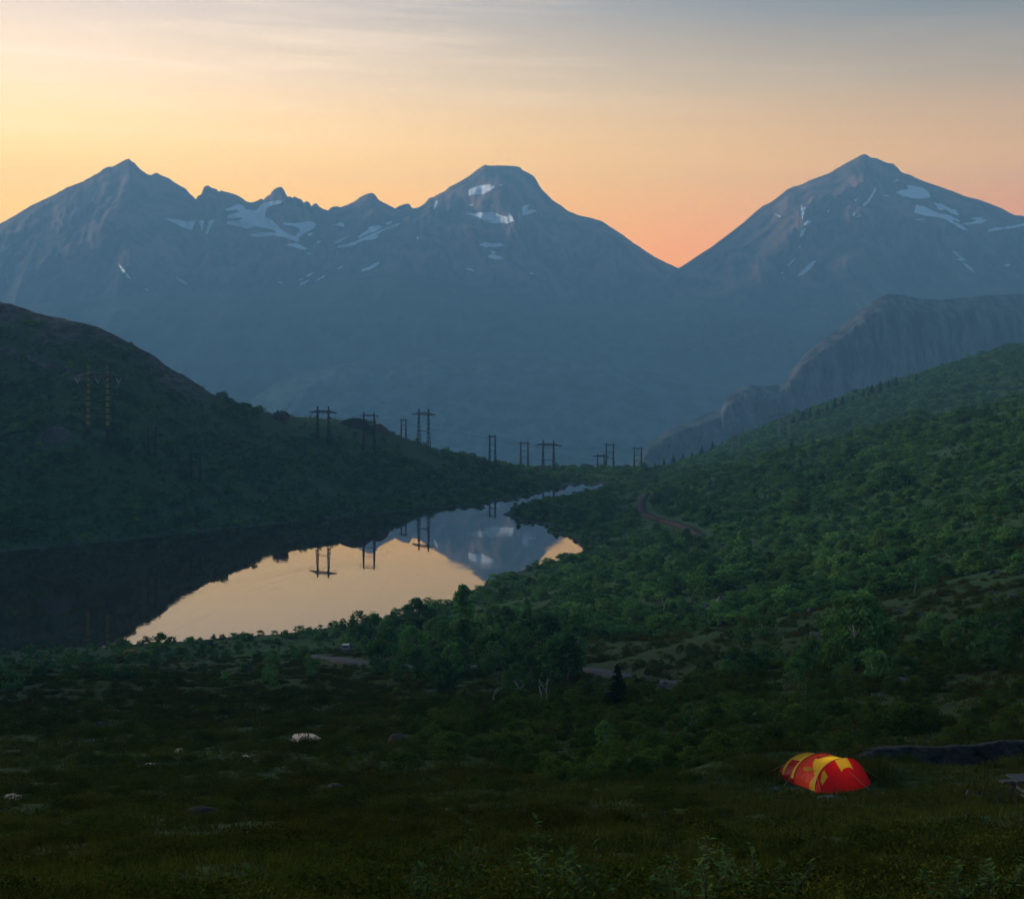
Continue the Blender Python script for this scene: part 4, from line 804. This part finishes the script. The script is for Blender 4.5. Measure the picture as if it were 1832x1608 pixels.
for px, py, wpx, hpx, lb in ((1610, 1096, 22, 8, 'flat stone right of the large birch, upper one'), (1642, 1101, 20, 6, 'flat stone a little right of the upper one by the large birch'), (1708, 1112, 24, 8, 'low stone in the grass near the right side of the slope'), (1448, 1096, 12, 9, 'small upright stone left of the large birch'), (1456, 1136, 26, 7, 'pale flat stone in front of the large birch'),
    (1462, 1076, 24, 8, 'stone above and left of the large birch'), (1772, 1062, 26, 7, 'flat stone below the lone pale boulder on the right'), (1815, 1068, 24, 8, 'flat stone at the right edge of the slope'), (1745, 1036, 14, 5, 'small stone left of the lone pale boulder'), (1100, 1142, 20, 8, 'grey stone on the heath edge left of the road bend'), (1295, 1122, 30, 10, 'dark stone on the brown heath strip'),
    (1192, 1238, 58, 13, 'broken rock heap at the right end of the visible road'), (775, 1242, 38, 9, 'flat pale rock left of the white birch stems'), (375, 1457, 88, 14, 'wide flat grey rock low in the dark left foreground'), (425, 1452, 26, 13, 'round stone at the right end of the wide flat rock'), (122, 1477, 34, 9, 'small flat rock left of the wide flat rock'), (205, 1276, 46, 9, 'dark slab in the upper left bog'), (183, 1297, 34, 8, 'small slab below the dark slab in the bog'), (108, 1292, 24, 7, 'grey stone at the left of the bog'),
    (345, 1296, 30, 8, 'grey stone in the middle of the bog'), (160, 1330, 14, 6, 'little pale stone in the left bog'), (600, 1408, 46, 9, 'flat rock in the middle foreground'), (612, 1422, 22, 6, 'small stone just below the flat middle rock'), (700, 1387, 16, 6, 'small pale stone right of the flat middle rock'), (722, 1382, 20, 4, 'thin pale stone by the small pale stone'), (610, 1252, 12, 6, 'small pale stone above the bog'),
    (1525, 1448, 0, 0, ''), (1050, 1298, 10, 4, 'small grey stone beside the young birch'), (1108, 1300, 18, 5, 'grey stone right of the young birch stem'), (1385, 1412, 26, 3, 'bare pale stone at the left front of the tent'), (1480, 1427, 44, 4, 'flat bare stone in front of the tent'), (1385, 1440, 12, 4, 'small white stone before the tent'), (1400, 1255, 20, 6, 'grey stone between thicket and tent'), (1570, 1245, 30, 5, 'pale flat stone below the reddish boulder'),
    (1735, 1420, 16, 8, 'pale stone of the old fire ring'), (1715, 1419, 14, 7, 'dark left stone of the old fire ring'), (1752, 1421, 16, 8, 'dark right stone of the old fire ring'), (345, 1572, 22, 6, 'pale stone near the bottom left edge')):
    if wpx: boulder(px, py, wpx, hpx, 'dark_rock' if 'dark' in lb else 'rock', lb, random.uniform(-.4, .4), random.uniform(-.1, .1), random.uniform(.5, .9))
boulder(715, 1328, 46, 17, 'warm_rock', 'brown mound-like boulder in the dark middle foreground', 0, 0, .8)
boulder(102, 790, 78, 20, 'rock', 'long tilted slab with pale top on the left hillside', -.2, .3, .35, sub=4)
boulder(640, 764, 66, 17, 'dark_rock', 'dark flat rock crowning the hilltop between the pylons', .1, 0, .6, sub=4, dmin=790)
boulder(676, 772, 52, 16, 'warm_rock', 'lower rock step right of the dark hilltop rock', .1, .1, .6, sub=4, dmin=790)
for px, py, wpx, hpx, lb in ((1070, 967, 22, 8, 'shore rock at the right tip of the lake'), (1048, 963, 16, 6, 'smaller shore rock left of the one at the lake tip'), (786, 897, 18, 7, 'pale rock on the far shore under the dark slope'), (806, 899, 12, 5, 'small pale rock right of the pale far shore rock'), (76, 986, 16, 7, 'pale shore rock at the far left'), (136, 974, 12, 6, 'shore rock right of the far left one'), (1010, 944, 22, 5, 'flat rock on the small peninsula'),
    (985, 938, 18, 4, 'low rock at the neck of the small peninsula'), (520, 935, 10, 5, 'grey stone on the middle of the far shore'), (585, 929, 12, 5, 'grey stone on the far shore left of the pylon reflection'), (245, 955, 8, 4, 'tiny shore stone on the far left shore'), (360, 948, 10, 4, 'tiny shore stone in the middle of the left shore'), (1025, 868, 26, 3, 'white gravel bar where the inlet starts')):
    boulder(px, py, wpx, hpx, 'rock', lb, random.uniform(-.4, .4), 0, .8)
# ---------------------------------------------------------------- power line
m = new_mat('striped_steel'); g = G(m); sepz = g.n('ShaderNodeSeparateXYZ'); g.l(g.n('ShaderNodeTexCoord').outputs['Object'], sepz.inputs[0])
fz = g.math('FRACT', g.math('MULTIPLY', sepz.outputs[2], .37)); msk = g.math('MULTIPLY', g.mr(fz, .24, .27), g.mr(sepz.outputs[2], 5.0, 5.2))
g.out(g.bsdf(g.mix(msk, (.03, .033, .036), (.34, .29, .04)), .6, .3)); MAT['striped_steel'] = m
def lattice(mb, b0, t0, w0, w1, n, th):
    b0, t0 = Vector(b0), Vector(t0)
    def corner(q, i): c = b0.lerp(t0, q); w_ = (w0 + (w1 - w0) * q) / 2; return c + Vector((w_ * (-1, 1, 1, -1)[i], w_ * (-1, -1, 1, 1)[i], 0))
    for i in range(4): mb.tube([corner(0, i), corner(1, i)], [th, th * .7], 4)
    for k in range(n):
        q0, q1 = k / n, (k + 1) / n
        for i in range(4):
            j = (i + 1) % 4; a, c = (i, j) if k % 2 else (j, i); mb.tube([corner(q0, a), corner(q1, c)], th * .6, 4, False)
def pylon(x, y, rz, H, label, big=True, mat='steel', ins='steel', sink=.5, legmat=None, group='power line pylons'):
    o = empty('pylon', (x, y, float(sample(x, y))), rz); sp_ = (.185 if big else .15) * H; ca = .84 * H if big else .92 * H; half = (.46 if big else .27) * H; th = .23 if big else .19
    for s in (-1, 1):
        lx = s * sp_; gx = x + lx * math.cos(rz); gy = y + lx * math.sin(rz); dz = float(sample(gx, gy)) - o.location.z
        mb = MB(); lattice(mb, (lx * 1.06, 0, dz - sink), (lx, 0, H), (.075 if legmat is None else .03) * H * (1 if big else .75), .018 * H, 9, th); mb.build('leg', MAT[legmat or mat], o)
    mb = MB(); dep = .02 * H
    if big:
        for d in (-dep, dep):
            mb.tube([(-half, 0, ca), (-sp_, d, ca), (sp_, d, ca), (half, 0, ca)], th, 4); mb.tube([(-half, 0, ca), (-sp_, d, ca + .05 * H), (sp_, d, ca + .05 * H), (half, 0, ca)], th, 4)
            n = 18
            for k in range(n):
                a, b_ = -half + 2 * half * k / n, -half + 2 * half * (k + 1) / n
                hgt = lambda q: .05 * H * min(1, max(0, (half - abs(q)) / (half - sp_))); za, zb = ca + (hgt(a) if k % 2 else 0), ca + (0 if k % 2 else hgt(b_)); mb.tube([(a, d, za), (b_, d, zb)], th * .6, 4, False)
        for s in (-1, 1): mb.tube([(s * sp_, 0, ca - .09 * H), (s * (sp_ - .07 * H), 0, ca)], th * .8, 4)
    else:
        for d in (-dep, dep):
            mb.tube([(-half, 0, ca), (half, 0, ca)], th, 4); mb.tube([(-sp_, d, ca + .022 * H), (sp_, d, ca + .022 * H)], th * .8, 4)
        for k in range(6): mb.tube([(-sp_ + 2 * sp_ * k / 6, 0, ca), (-sp_ + 2 * sp_ * (k + 1) / 6, 0, ca + .03 * H * (1 - k % 2))], th * .6, 4)
    mb.build('crossarm', MAT[mat], o)
    for q in ((.40,) if big else (.44, .66)): mb = MB(); mb.tube([(-sp_ * 1.03, 0, q * H), (sp_ * 1.03, 0, q * H)], th * .9, 4); mb.build('brace', MAT[mat], o)
    att = []
    for s in (-1, 0, 1):
        cxp = s * half * .88; mb = MB(); L = .085 * H if big else .07 * H
        if big: 
            for d in (-1, 1): mb.tube([(cxp + d * .05 * H, 0, ca), (cxp, 0, ca - L)], .11 if ins != 'steel' else .06, 5)
        else: mb.tube([(cxp, 0, ca), (cxp, 0, ca - L)], .07, 5)
        mb.build('insulator', MAT[ins], o); att.append(Vector((x + cxp * math.cos(rz), y + cxp * math.sin(rz), o.location.z + ca - L)))
    tag(o, label, 'pylon', group); return att
def spot(px, D): return (px - CX) / F * D, D
def row_h(px, top, D):
    x, y = spot(px, D); return ZC - (top - HY) / F * D - float(sample(x, y))
line_a = [(175, 630, None, 'pylon with yellow striped legs and white V insulators on the left hillside'), (578, 757, 727, 'wide-armed pylon on the hilltop left of the dark flat rock'), (758, 833, 731, 'tallest wide-armed pylon right of the dark flat rock'), (981, 885, 787, 'wide-armed pylon in the middle of the valley saddle'), (1075, 1005, 811, 'low wide-armed pylon partly below the saddle')]
line_b = [(272, 640, None, 'faint double-pole pylon low on the left hillside'), (660, 762, 738, 'small narrow pylon with only its top above the flat hilltop rock'), (722, 850, 749, 'narrow pylon just left of the tallest wide-armed pylon'), (881, 858, 777, 'narrow pylon standing alone left of the saddle'), (938, 905, 789, 'narrow pylon left of the wide-armed one in the saddle'), (1091, 960, 792, 'tall narrow pylon behind the low wide-armed one'), (1141, 1010, 799, 'narrow pylon farthest right in the saddle')]
def run(lst, big):
    P = [Vector((*spot(px, D), 0)) for px, D, *_ in lst]; atts = []
    for i, (px, D, top, lb) in enumerate(lst):
        d = (P[min(i + 1, len(P) - 1)] - P[max(i - 1, 0)]).normalized(); rz = math.atan2(d.y, d.x) - math.pi / 2
        H = row_h(px, top, D) if top else (32.0 if big else 15.0)
        atts.append(pylon(P[i].x, P[i].y, rz, H, lb, big, 'steel', 'glass_string' if (big and not top) else 'steel', legmat='striped_steel' if (big and not top) else None, group='wide-armed pylons' if big else 'narrow pylons'))
    first = atts[0]; far = P[0] + Vector((-260, -150, 0)); sz = [a + (far - P[0]) + Vector((0, 0, 6)) for a in first]
    for c in range(3):
        mb = MB(); pts = []
        chain = [sz[c]] + [a[c] for a in atts]
        for a, b_ in zip(chain[:-1], chain[1:]):
            sag = .022 * (b_ - a).length
            for k in range(12): q = k / 12; p = a.lerp(b_, q); p.z -= sag * 4 * q * (1 - q); pts.append(p)
        pts.append(chain[-1]); mb.tube(pts, .025, 4)
        tag(mb.build('power_cable', MAT['cable']), f"thin {'left' if c == 0 else 'middle' if c == 1 else 'right'} cable strung along the {'wide-armed' if big else 'narrow'} pylons", 'cable', 'power cables')
run(line_a, True); run(line_b, False)
for px, D, top, base, big, lb in ((1403, 1150, 735, 0, True, 'faint pale wide pylon before the cliff on the right ridge'), (1316, 1150, 770, 0, False, 'faint pale narrow pylon left of the wide one before the cliff')):
    x, y = spot(px, D); pylon(x, y, .1, row_h(px, top, D), lb, big, 'pale_steel', 'pale_steel', group='pale pylons on the right')
x, y = spot(350, 650); pylon(x, y, .2, 13, 'faint double-pole pylon near the middle of the far shore slope', False, 'steel', 'steel', group='narrow pylons')
# ---------------------------------------------------------------- cabin on the hilltop
x, y, z = hit(498, 758, 770); y += 8; z = float(sample(x, y)); o = empty('cabin', (x, y, z - .3), -.25)
mb = MB(); mb.box((0, 0, 1.3), (7.0, 5.0, 2.6)); mb.add([(-3.5, -2.5, 2.6), (-3.5, 2.5, 2.6), (-3.5, 0, 4.2), (3.5, -2.5, 2.6), (3.5, 2.5, 2.6), (3.5, 0, 4.2)], [(0, 2, 1), (3, 4, 5)]); mb.build('wall', MAT['log_wall'], o)
mb = MB()
for s in (-1, 1): mb.add([(-3.9, s * 3.0, 2.35), (3.9, s * 3.0, 2.35), (3.9, 0, 4.35), (-3.9, 0, 4.35), (-3.9, s * 3.0, 2.6), (3.9, s * 3.0, 2.6), (3.9, 0, 4.6), (-3.9, 0, 4.6)], [(0, 1, 2, 3), (4, 7, 6, 5), (0, 4, 5, 1), (0, 3, 7, 4), (1, 5, 6, 2)])
rf = mb.build('roof', MAT['roof_turf'], o); mb = MB(); mb.box((-1.8, 0, 5.0), (.7, .7, 1.6)); mb.build('chimney', MAT['dark_rock'], rf)
for cx_ in (-1.6, 1.6):
    mb = MB(); mb.box((cx_, -2.52, 1.5), (1.1, .1, 1.0)); wn = mb.build('window', MAT['weathered_wood'], o); mb = MB(); mb.box((cx_, -2.58, 1.5), (.9, .04, .8)); mb.build('pane', MAT['water'], wn)
mb = MB(); mb.box((0, -2.52, 1.05), (.9, .08, 2.0)); mb.build('door', MAT['weathered_wood'], o); tag(o, 'dark red cabin with low roof and chimney on the left skyline', 'cabin')
# ---------------------------------------------------------------- parked car seen from behind
simple('car_paint', (.16, .17, .18), .3, .5, .03, 1.0, 0, .01); simple('tyre', (.02, .02, .02), .9, .2, .1, 4.0, .2, .01); simple('car_glass', (.015, .018, .02), .1, .6, .05, 1, 0, .01); simple('tail_lamp', (.35, .02, .015), .3, .5, .05, 1, 0, .01)
y = 312.0; x = (619 - CX) / F * y; z = float(sample(x, y)); o = empty('parked_car', (x, y, z + .18), math.radians(2))
prof = [(-2.15, .35), (-2.2, .75), (-2.12, 1.0), (-1.95, 1.12), (-1.55, 1.6), (-1.2, 1.68), (.3, 1.66), (.75, 1.5), (1.25, 1.08), (2.05, .92), (2.2, .6), (2.15, .35)]
bm = bmesh.new(); rows_ = []
for xx, ins in ((-.9, .0), (-.86, -.0), (.86, 0), (.9, 0)):
    rows_.append([bm.verts.new((xx * (1 - .16 * max(0, (h_ - 1.0)) / .68) if abs(xx) > .87 else xx * (1 - .16 * max(0, (h_ - 1.0)) / .68), l_, h_ + (.02 if abs(xx) < .88 else -.02))) for l_, h_ in prof])
for a, b_ in zip(rows_[:-1], rows_[1:]):
    for k in range(len(prof)): bm.faces.new((a[k], a[(k + 1) % len(prof)], b_[(k + 1) % len(prof)], b_[k]))
bm.faces.new(rows_[0]); bm.faces.new(rows_[-1][::-1]); bmesh.ops.recalc_face_normals(bm, faces=bm.faces); me = bpy.data.meshes.new('body'); bm.to_mesh(me); bm.free(); me.materials.append(MAT['car_paint']); link('body', me, o)
mb = MB(); mb.add([(-.68, -1.95, 1.14), (.68, -1.95, 1.14), (.6, -1.6, 1.56), (-.6, -1.6, 1.56)], [(0, 1, 2, 3)]); 
for v in range(4): mb.v[v] = (mb.v[v][0], mb.v[v][1] - .03, mb.v[v][2] + .02)
mb.build('rear_window', MAT['car_glass'], o)
for s in (-1, 1):
    mb = MB(); mb.add([(s * .91, -1.45, 1.08), (s * .91, .95, 1.08), (s * .80, .35, 1.55), (s * .80, -1.2, 1.58)], [(0, 1, 2, 3)]); mb.build('side_window', MAT['car_glass'], o)
    mb = MB(); mb.box((s * .74, -2.16, .9), (.24, .08, .2)); mb.build('tail_lamp', MAT['tail_lamp'], o)
    for l_ in (-1.35, 1.35):
        mb = MB(); mb.tube([(s * .68, l_, .32), (s * .93, l_, .32)], .33, 16); wl = mb.build('wheel', MAT['tyre'], o); mb = MB(); mb.tube([(s * .92, l_, .32), (s * .945, l_, .32)], .19, 12); mb.build('rim', MAT['pale_steel'], wl)
mb = MB(); mb.box((0, -2.2, .45), (1.6, .12, .16)); mb.build('bumper', MAT['tyre'], o); mb = MB(); mb.box((0, -2.215, .78), (.5, .03, .11)); mb.build('number_plate', MAT['pale_steel'], o)
tag(o, 'pale car parked among dark bushes by the lake, seen from behind', 'car')
# ---------------------------------------------------------------- tents
def fabric(name, col, t=.5):
    m = new_mat(name); g = G(m); n = g.noise(3.0, 4); c = g.mix(n, tuple(v * .8 for v in col), tuple(min(1, v * 1.15) for v in col)); wv = g.noise(5.0, 3, .6)
    bn = g.n('ShaderNodeBump'); bn.inputs['Strength'].default_value = .8; bn.inputs['Distance'].default_value = .07; g.l(wv, bn.inputs['Height'])
    d, tr, gl = g.n('ShaderNodeBsdfDiffuse'), g.n('ShaderNodeBsdfTranslucent'), g.n('ShaderNodeBsdfGlossy'); gl.inputs['Roughness'].default_value = .45
    for s in (d, tr): g.l(c, s.inputs[0]); g.l(bn.outputs[0], s.inputs['Normal'])
    g.l(bn.outputs[0], gl.inputs['Normal']); m1, m2 = g.n('ShaderNodeMixShader'), g.n('ShaderNodeMixShader'); m1.inputs[0].default_value = t; m2.inputs[0].default_value = .015
    g.l(d.outputs[0], m1.inputs[1]); g.l(tr.outputs[0], m1.inputs[2]); g.l(m1.outputs[0], m2.inputs[1]); g.l(gl.outputs[0], m2.inputs[2]); g.out(m2.outputs[0]); MAT[name] = m
fabric('red_fabric', (.62, .008, .010)); fabric('orange_red_fabric', (.72, .055, .022)); fabric('yellow_fabric', (.66, .41, .025)); fabric('dark_red_fabric', (.36, .008, .014))
simple('pole_sleeve', (.16, .012, .014), .6, .3, .1, 3, 0, .01); simple('cord', (.45, .32, .12), .8, .2, .1, 3, 0, .01)
def tent(loc, rz, label, lit, group=None):
    o = empty('tent', loc, rz); o.scale = (.96, .96, .82)
    ST = [(-1.62, .08, 1.0), (-1.15, 1.0, 1.22), (-.35, 1.18, 1.33), (.9, 1.28, 1.38)]
    def hoop(a):
        aa = [s[0] for s in ST]; h_, w_ = np.interp(a, aa, [s[1] for s in ST]), np.interp(a, aa, [s[2] for s in ST])
        k = max(0, min(2, int(np.searchsorted(aa, a)) - 1)); q = (a - aa[k]) / (aa[k + 1] - aa[k]); sag = .05 * math.sin(math.pi * min(1, max(0, q))) * (1 if k else -2.2)
        return h_ * (1 - sag), w_ * (1 - sag * .8)
    def surf(a, th, off=0.0):
        h_, w_ = hoop(a); c, s = math.cos(th), math.sin(th); b_ = -(w_ + off) * (abs(c) ** .9) * (1 if c > 0 else -1); return (b_, -a, (h_ + off) * s ** .85 if s > 0 else 0)
    def vest(s, th, off=0.0):
        b0, y0, z0 = surf(.9, th); st = max(0, math.sin(th)); e1 = (-1.5 * math.cos(th), -(.9 + .72 * st ** .75), 0)
        bul = .10 * math.sin(math.pi * s) * st; q = s ** .95
        return (b0 + (e1[0] - b0) * q, y0 + (e1[1] - y0) * q - bul - off, z0 * (1 - q) + bul * .35 + off * .4)
    def patch(name, fn, R0, R1, nr, nth, test, mat, off=0.0):
        V = []; Fc = []; nc_ = nth + 1
        for i in range(nr + 1):
            for j in range(nc_): V.append(fn(R0 + (R1 - R0) * i / nr, math.pi * j / nth, off))
        for i in range(nr):
            for j in range(nth):
                if test((i + .5) / nr, math.pi * (j + .5) / nth): Fc.append((i * nc_ + j, i * nc_ + j + 1, (i + 1) * nc_ + j + 1, (i + 1) * nc_ + j))
        if not Fc: return
        us = sorted({k for f in Fc for k in f}); mp = {k: i for i, k in enumerate(us)}; me = bpy.data.meshes.new(name); me.from_pydata([V[k] for k in us], [], [tuple(mp[k] for k in f) for f in Fc])
        me.polygons.foreach_set('use_smooth', np.ones(len(me.polygons), bool)); me.materials.append(MAT[mat]); return link(name, me, o)
    NTH = 180
    sd_ = lambda th: min(th, math.pi - th)
    red_in = lambda q, th: (.12 < sd_(th) < .98 and .16 < q < .80 - .12 * (1 - sd_(th))) or sd_(th) < .16
    patch('rear_end', surf, ST[0][0], ST[1][0], 10, NTH, lambda q, th: True, 'dark_red_fabric')
    patch('rear_canopy', surf, ST[1][0], ST[2][0], 48, NTH, lambda q, th: not red_in(q, th), 'yellow_fabric')
    for lo_ in (True, False): patch('side_panel', surf, ST[1][0], ST[2][0], 48, NTH, lambda q, th: red_in(q, th) and (th < 1.57) == lo_, 'dark_red_fabric')
    top_y = lambda q, th: q > .22 + .62 * max(0, 1.5 - sd_(th)) ** 1.7 and sd_(th) > .35
    strip = lambda q, th: .24 < q < .36 and 1.30 < th < 1.78
    foot = lambda q, th: q > .70 + .5 * max(0, sd_(th) - .2) and sd_(th) < .62
    patch('front_canopy', surf, ST[2][0], ST[3][0], 52, NTH, lambda q, th: top_y(q, th) and not strip(q, th), 'yellow_fabric')
    patch('ridge_strip', surf, ST[2][0], ST[3][0], 52, NTH, strip, 'dark_red_fabric')
    patch('foot_panel', surf, ST[2][0], ST[3][0], 52, NTH, lambda q, th: foot(q, th) and not top_y(q, th), 'yellow_fabric')
    patch('middle_panel', surf, ST[2][0], ST[3][0], 52, NTH, lambda q, th: not (top_y(q, th) or foot(q, th)), 'orange_red_fabric')
    flap = lambda q, th: 1.38 < th < 1.82 and q < .27 + .09 * ((th - 1.60) / .22) ** 2
    win = lambda q, th: .50 < sd_(th) < .86 and .06 + .9 * max(0, .72 - sd_(th)) < q < .34 + .5 * max(0, .8 - sd_(th)) and th < 1.5
    patch('door', vest, 0, 1, 76, NTH, lambda q, th: not (flap(q, th) or win(q, th)), 'red_fabric')
    patch('vent_flap', vest, 0, 1, 76, NTH, flap, 'yellow_fabric', .015); patch('corner_panel', vest, 0, 1, 76, NTH, win, 'yellow_fabric')
    # hooded side vent
    a0, a1 = surf(.18, .66), surf(.72, .66); t_ = surf(.45, .76); pk = surf(.45, .60, .10)
    mb = MB(); mb.add([surf(-.1, .70, .01), surf(.2, .78, .012), surf(.6, .68, .01), surf(.38, .58, .11), surf(.1, .58, .10)], [(0, 1, 4), (1, 3, 4), (1, 2, 3)]); mb.build('side_vent', MAT['yellow_fabric'], o)
    for a in (ST[1][0], ST[2][0], ST[3][0]):
        mb = MB(); mb.tube([surf(a, math.pi * k / 40, .008) for k in range(41)], .014, 6); mb.build('pole', MAT['pole_sleeve'], o, True)
    for p, q in ((vest(.42, 1.64), (.10, -2.75, .01)), (surf(.9, .45, .02), (-1.75, -1.6, .01)), (surf(.9, math.pi - .45, .02), (1.9, -1.5, .01)), (surf(-.35, .5, .02), (-1.95, .3, .01)), (surf(-1.15, .6, .02), (-1.6, 1.9, .01)), (surf(-1.15, math.pi - .6, .02), (1.6, 1.9, .01))):
        mb = MB(); mb.tube([p, q], .007, 5); mb.build('guy_line', MAT['cord'], o); mb = MB(); mb.tube([(q[0], q[1], -.1), (q[0] * 1.02, q[1] * 1.02, .09)], .012, 5); mb.build('peg', MAT['steel'], o)
    tag(o, label, 'tent', group)
    if lit:
        ln = empty('camping_lantern', (loc[0] + .25, loc[1] - .45, loc[2] + .38)); mb = MB(); mb.tube([(0, 0, -.10), (0, 0, -.06), (0, 0, .06), (0, 0, .09)], [.05, .055, .055, .04], 10); mb.build('lantern_body', MAT['pale_steel'], ln); mb = MB(); mb.tube([(0, 0, .09), (.03, 0, .14), (0, 0, .17)], .004, 5); mb.build('handle', MAT['steel'], ln)
        pl = bpy.data.lights.new('lantern_light', 'POINT'); pl.energy = 19.0; pl.color = (1.0, .80, .50); pl.shadow_soft_size = .25; lo = bpy.data.objects.new('lantern_light', pl); COL.objects.link(lo); lo.parent = ln; lo.location = (0, 0, .16)
        tag(ln, 'small lantern glowing inside the red and yellow tent', 'lantern')
tent(TENT, math.radians(34), 'red and yellow tunnel tent glowing on the grass at lower right', True)
x, y, z = hit(232, 1171); tent((x, y, z), math.radians(80), 'tiny red and yellow tent half hidden by bushes at the left lake shore', False)
# ---------------------------------------------------------------- picnic table at the right edge
o = empty('picnic_table', TABLE, math.radians(6))
for k in range(5): mb = MB(); mb.box((0, -.32 + .16 * k, .75), (1.9, .145, .045)); mb.build('table_plank', MAT['weathered_wood'], o)
for s in (-1, 1):
    for k in range(2): mb = MB(); mb.box((0, s * (.66 + .15 * k), .45), (1.9, .135, .045)); mb.build('bench_plank', MAT['weathered_wood'], o)
for e_ in (-.68, .68):
    for s in (-1, 1): mb = MB(); mb.tube([(e_, s * .72, -.05), (e_, s * .22, .725)], .05, 4); mb.build('leg', MAT['weathered_wood'], o)
    mb = MB(); mb.box((e_ + .06, 0, .40), (.045, 1.7, .09)); mb.build('bench_support', MAT['weathered_wood'], o); mb = MB(); mb.box((e_ + .06, 0, .70), (.045, .74, .09)); mb.build('top_support', MAT['weathered_wood'], o)
tag(o, 'weathered wooden picnic table cut by the right edge', 'table')
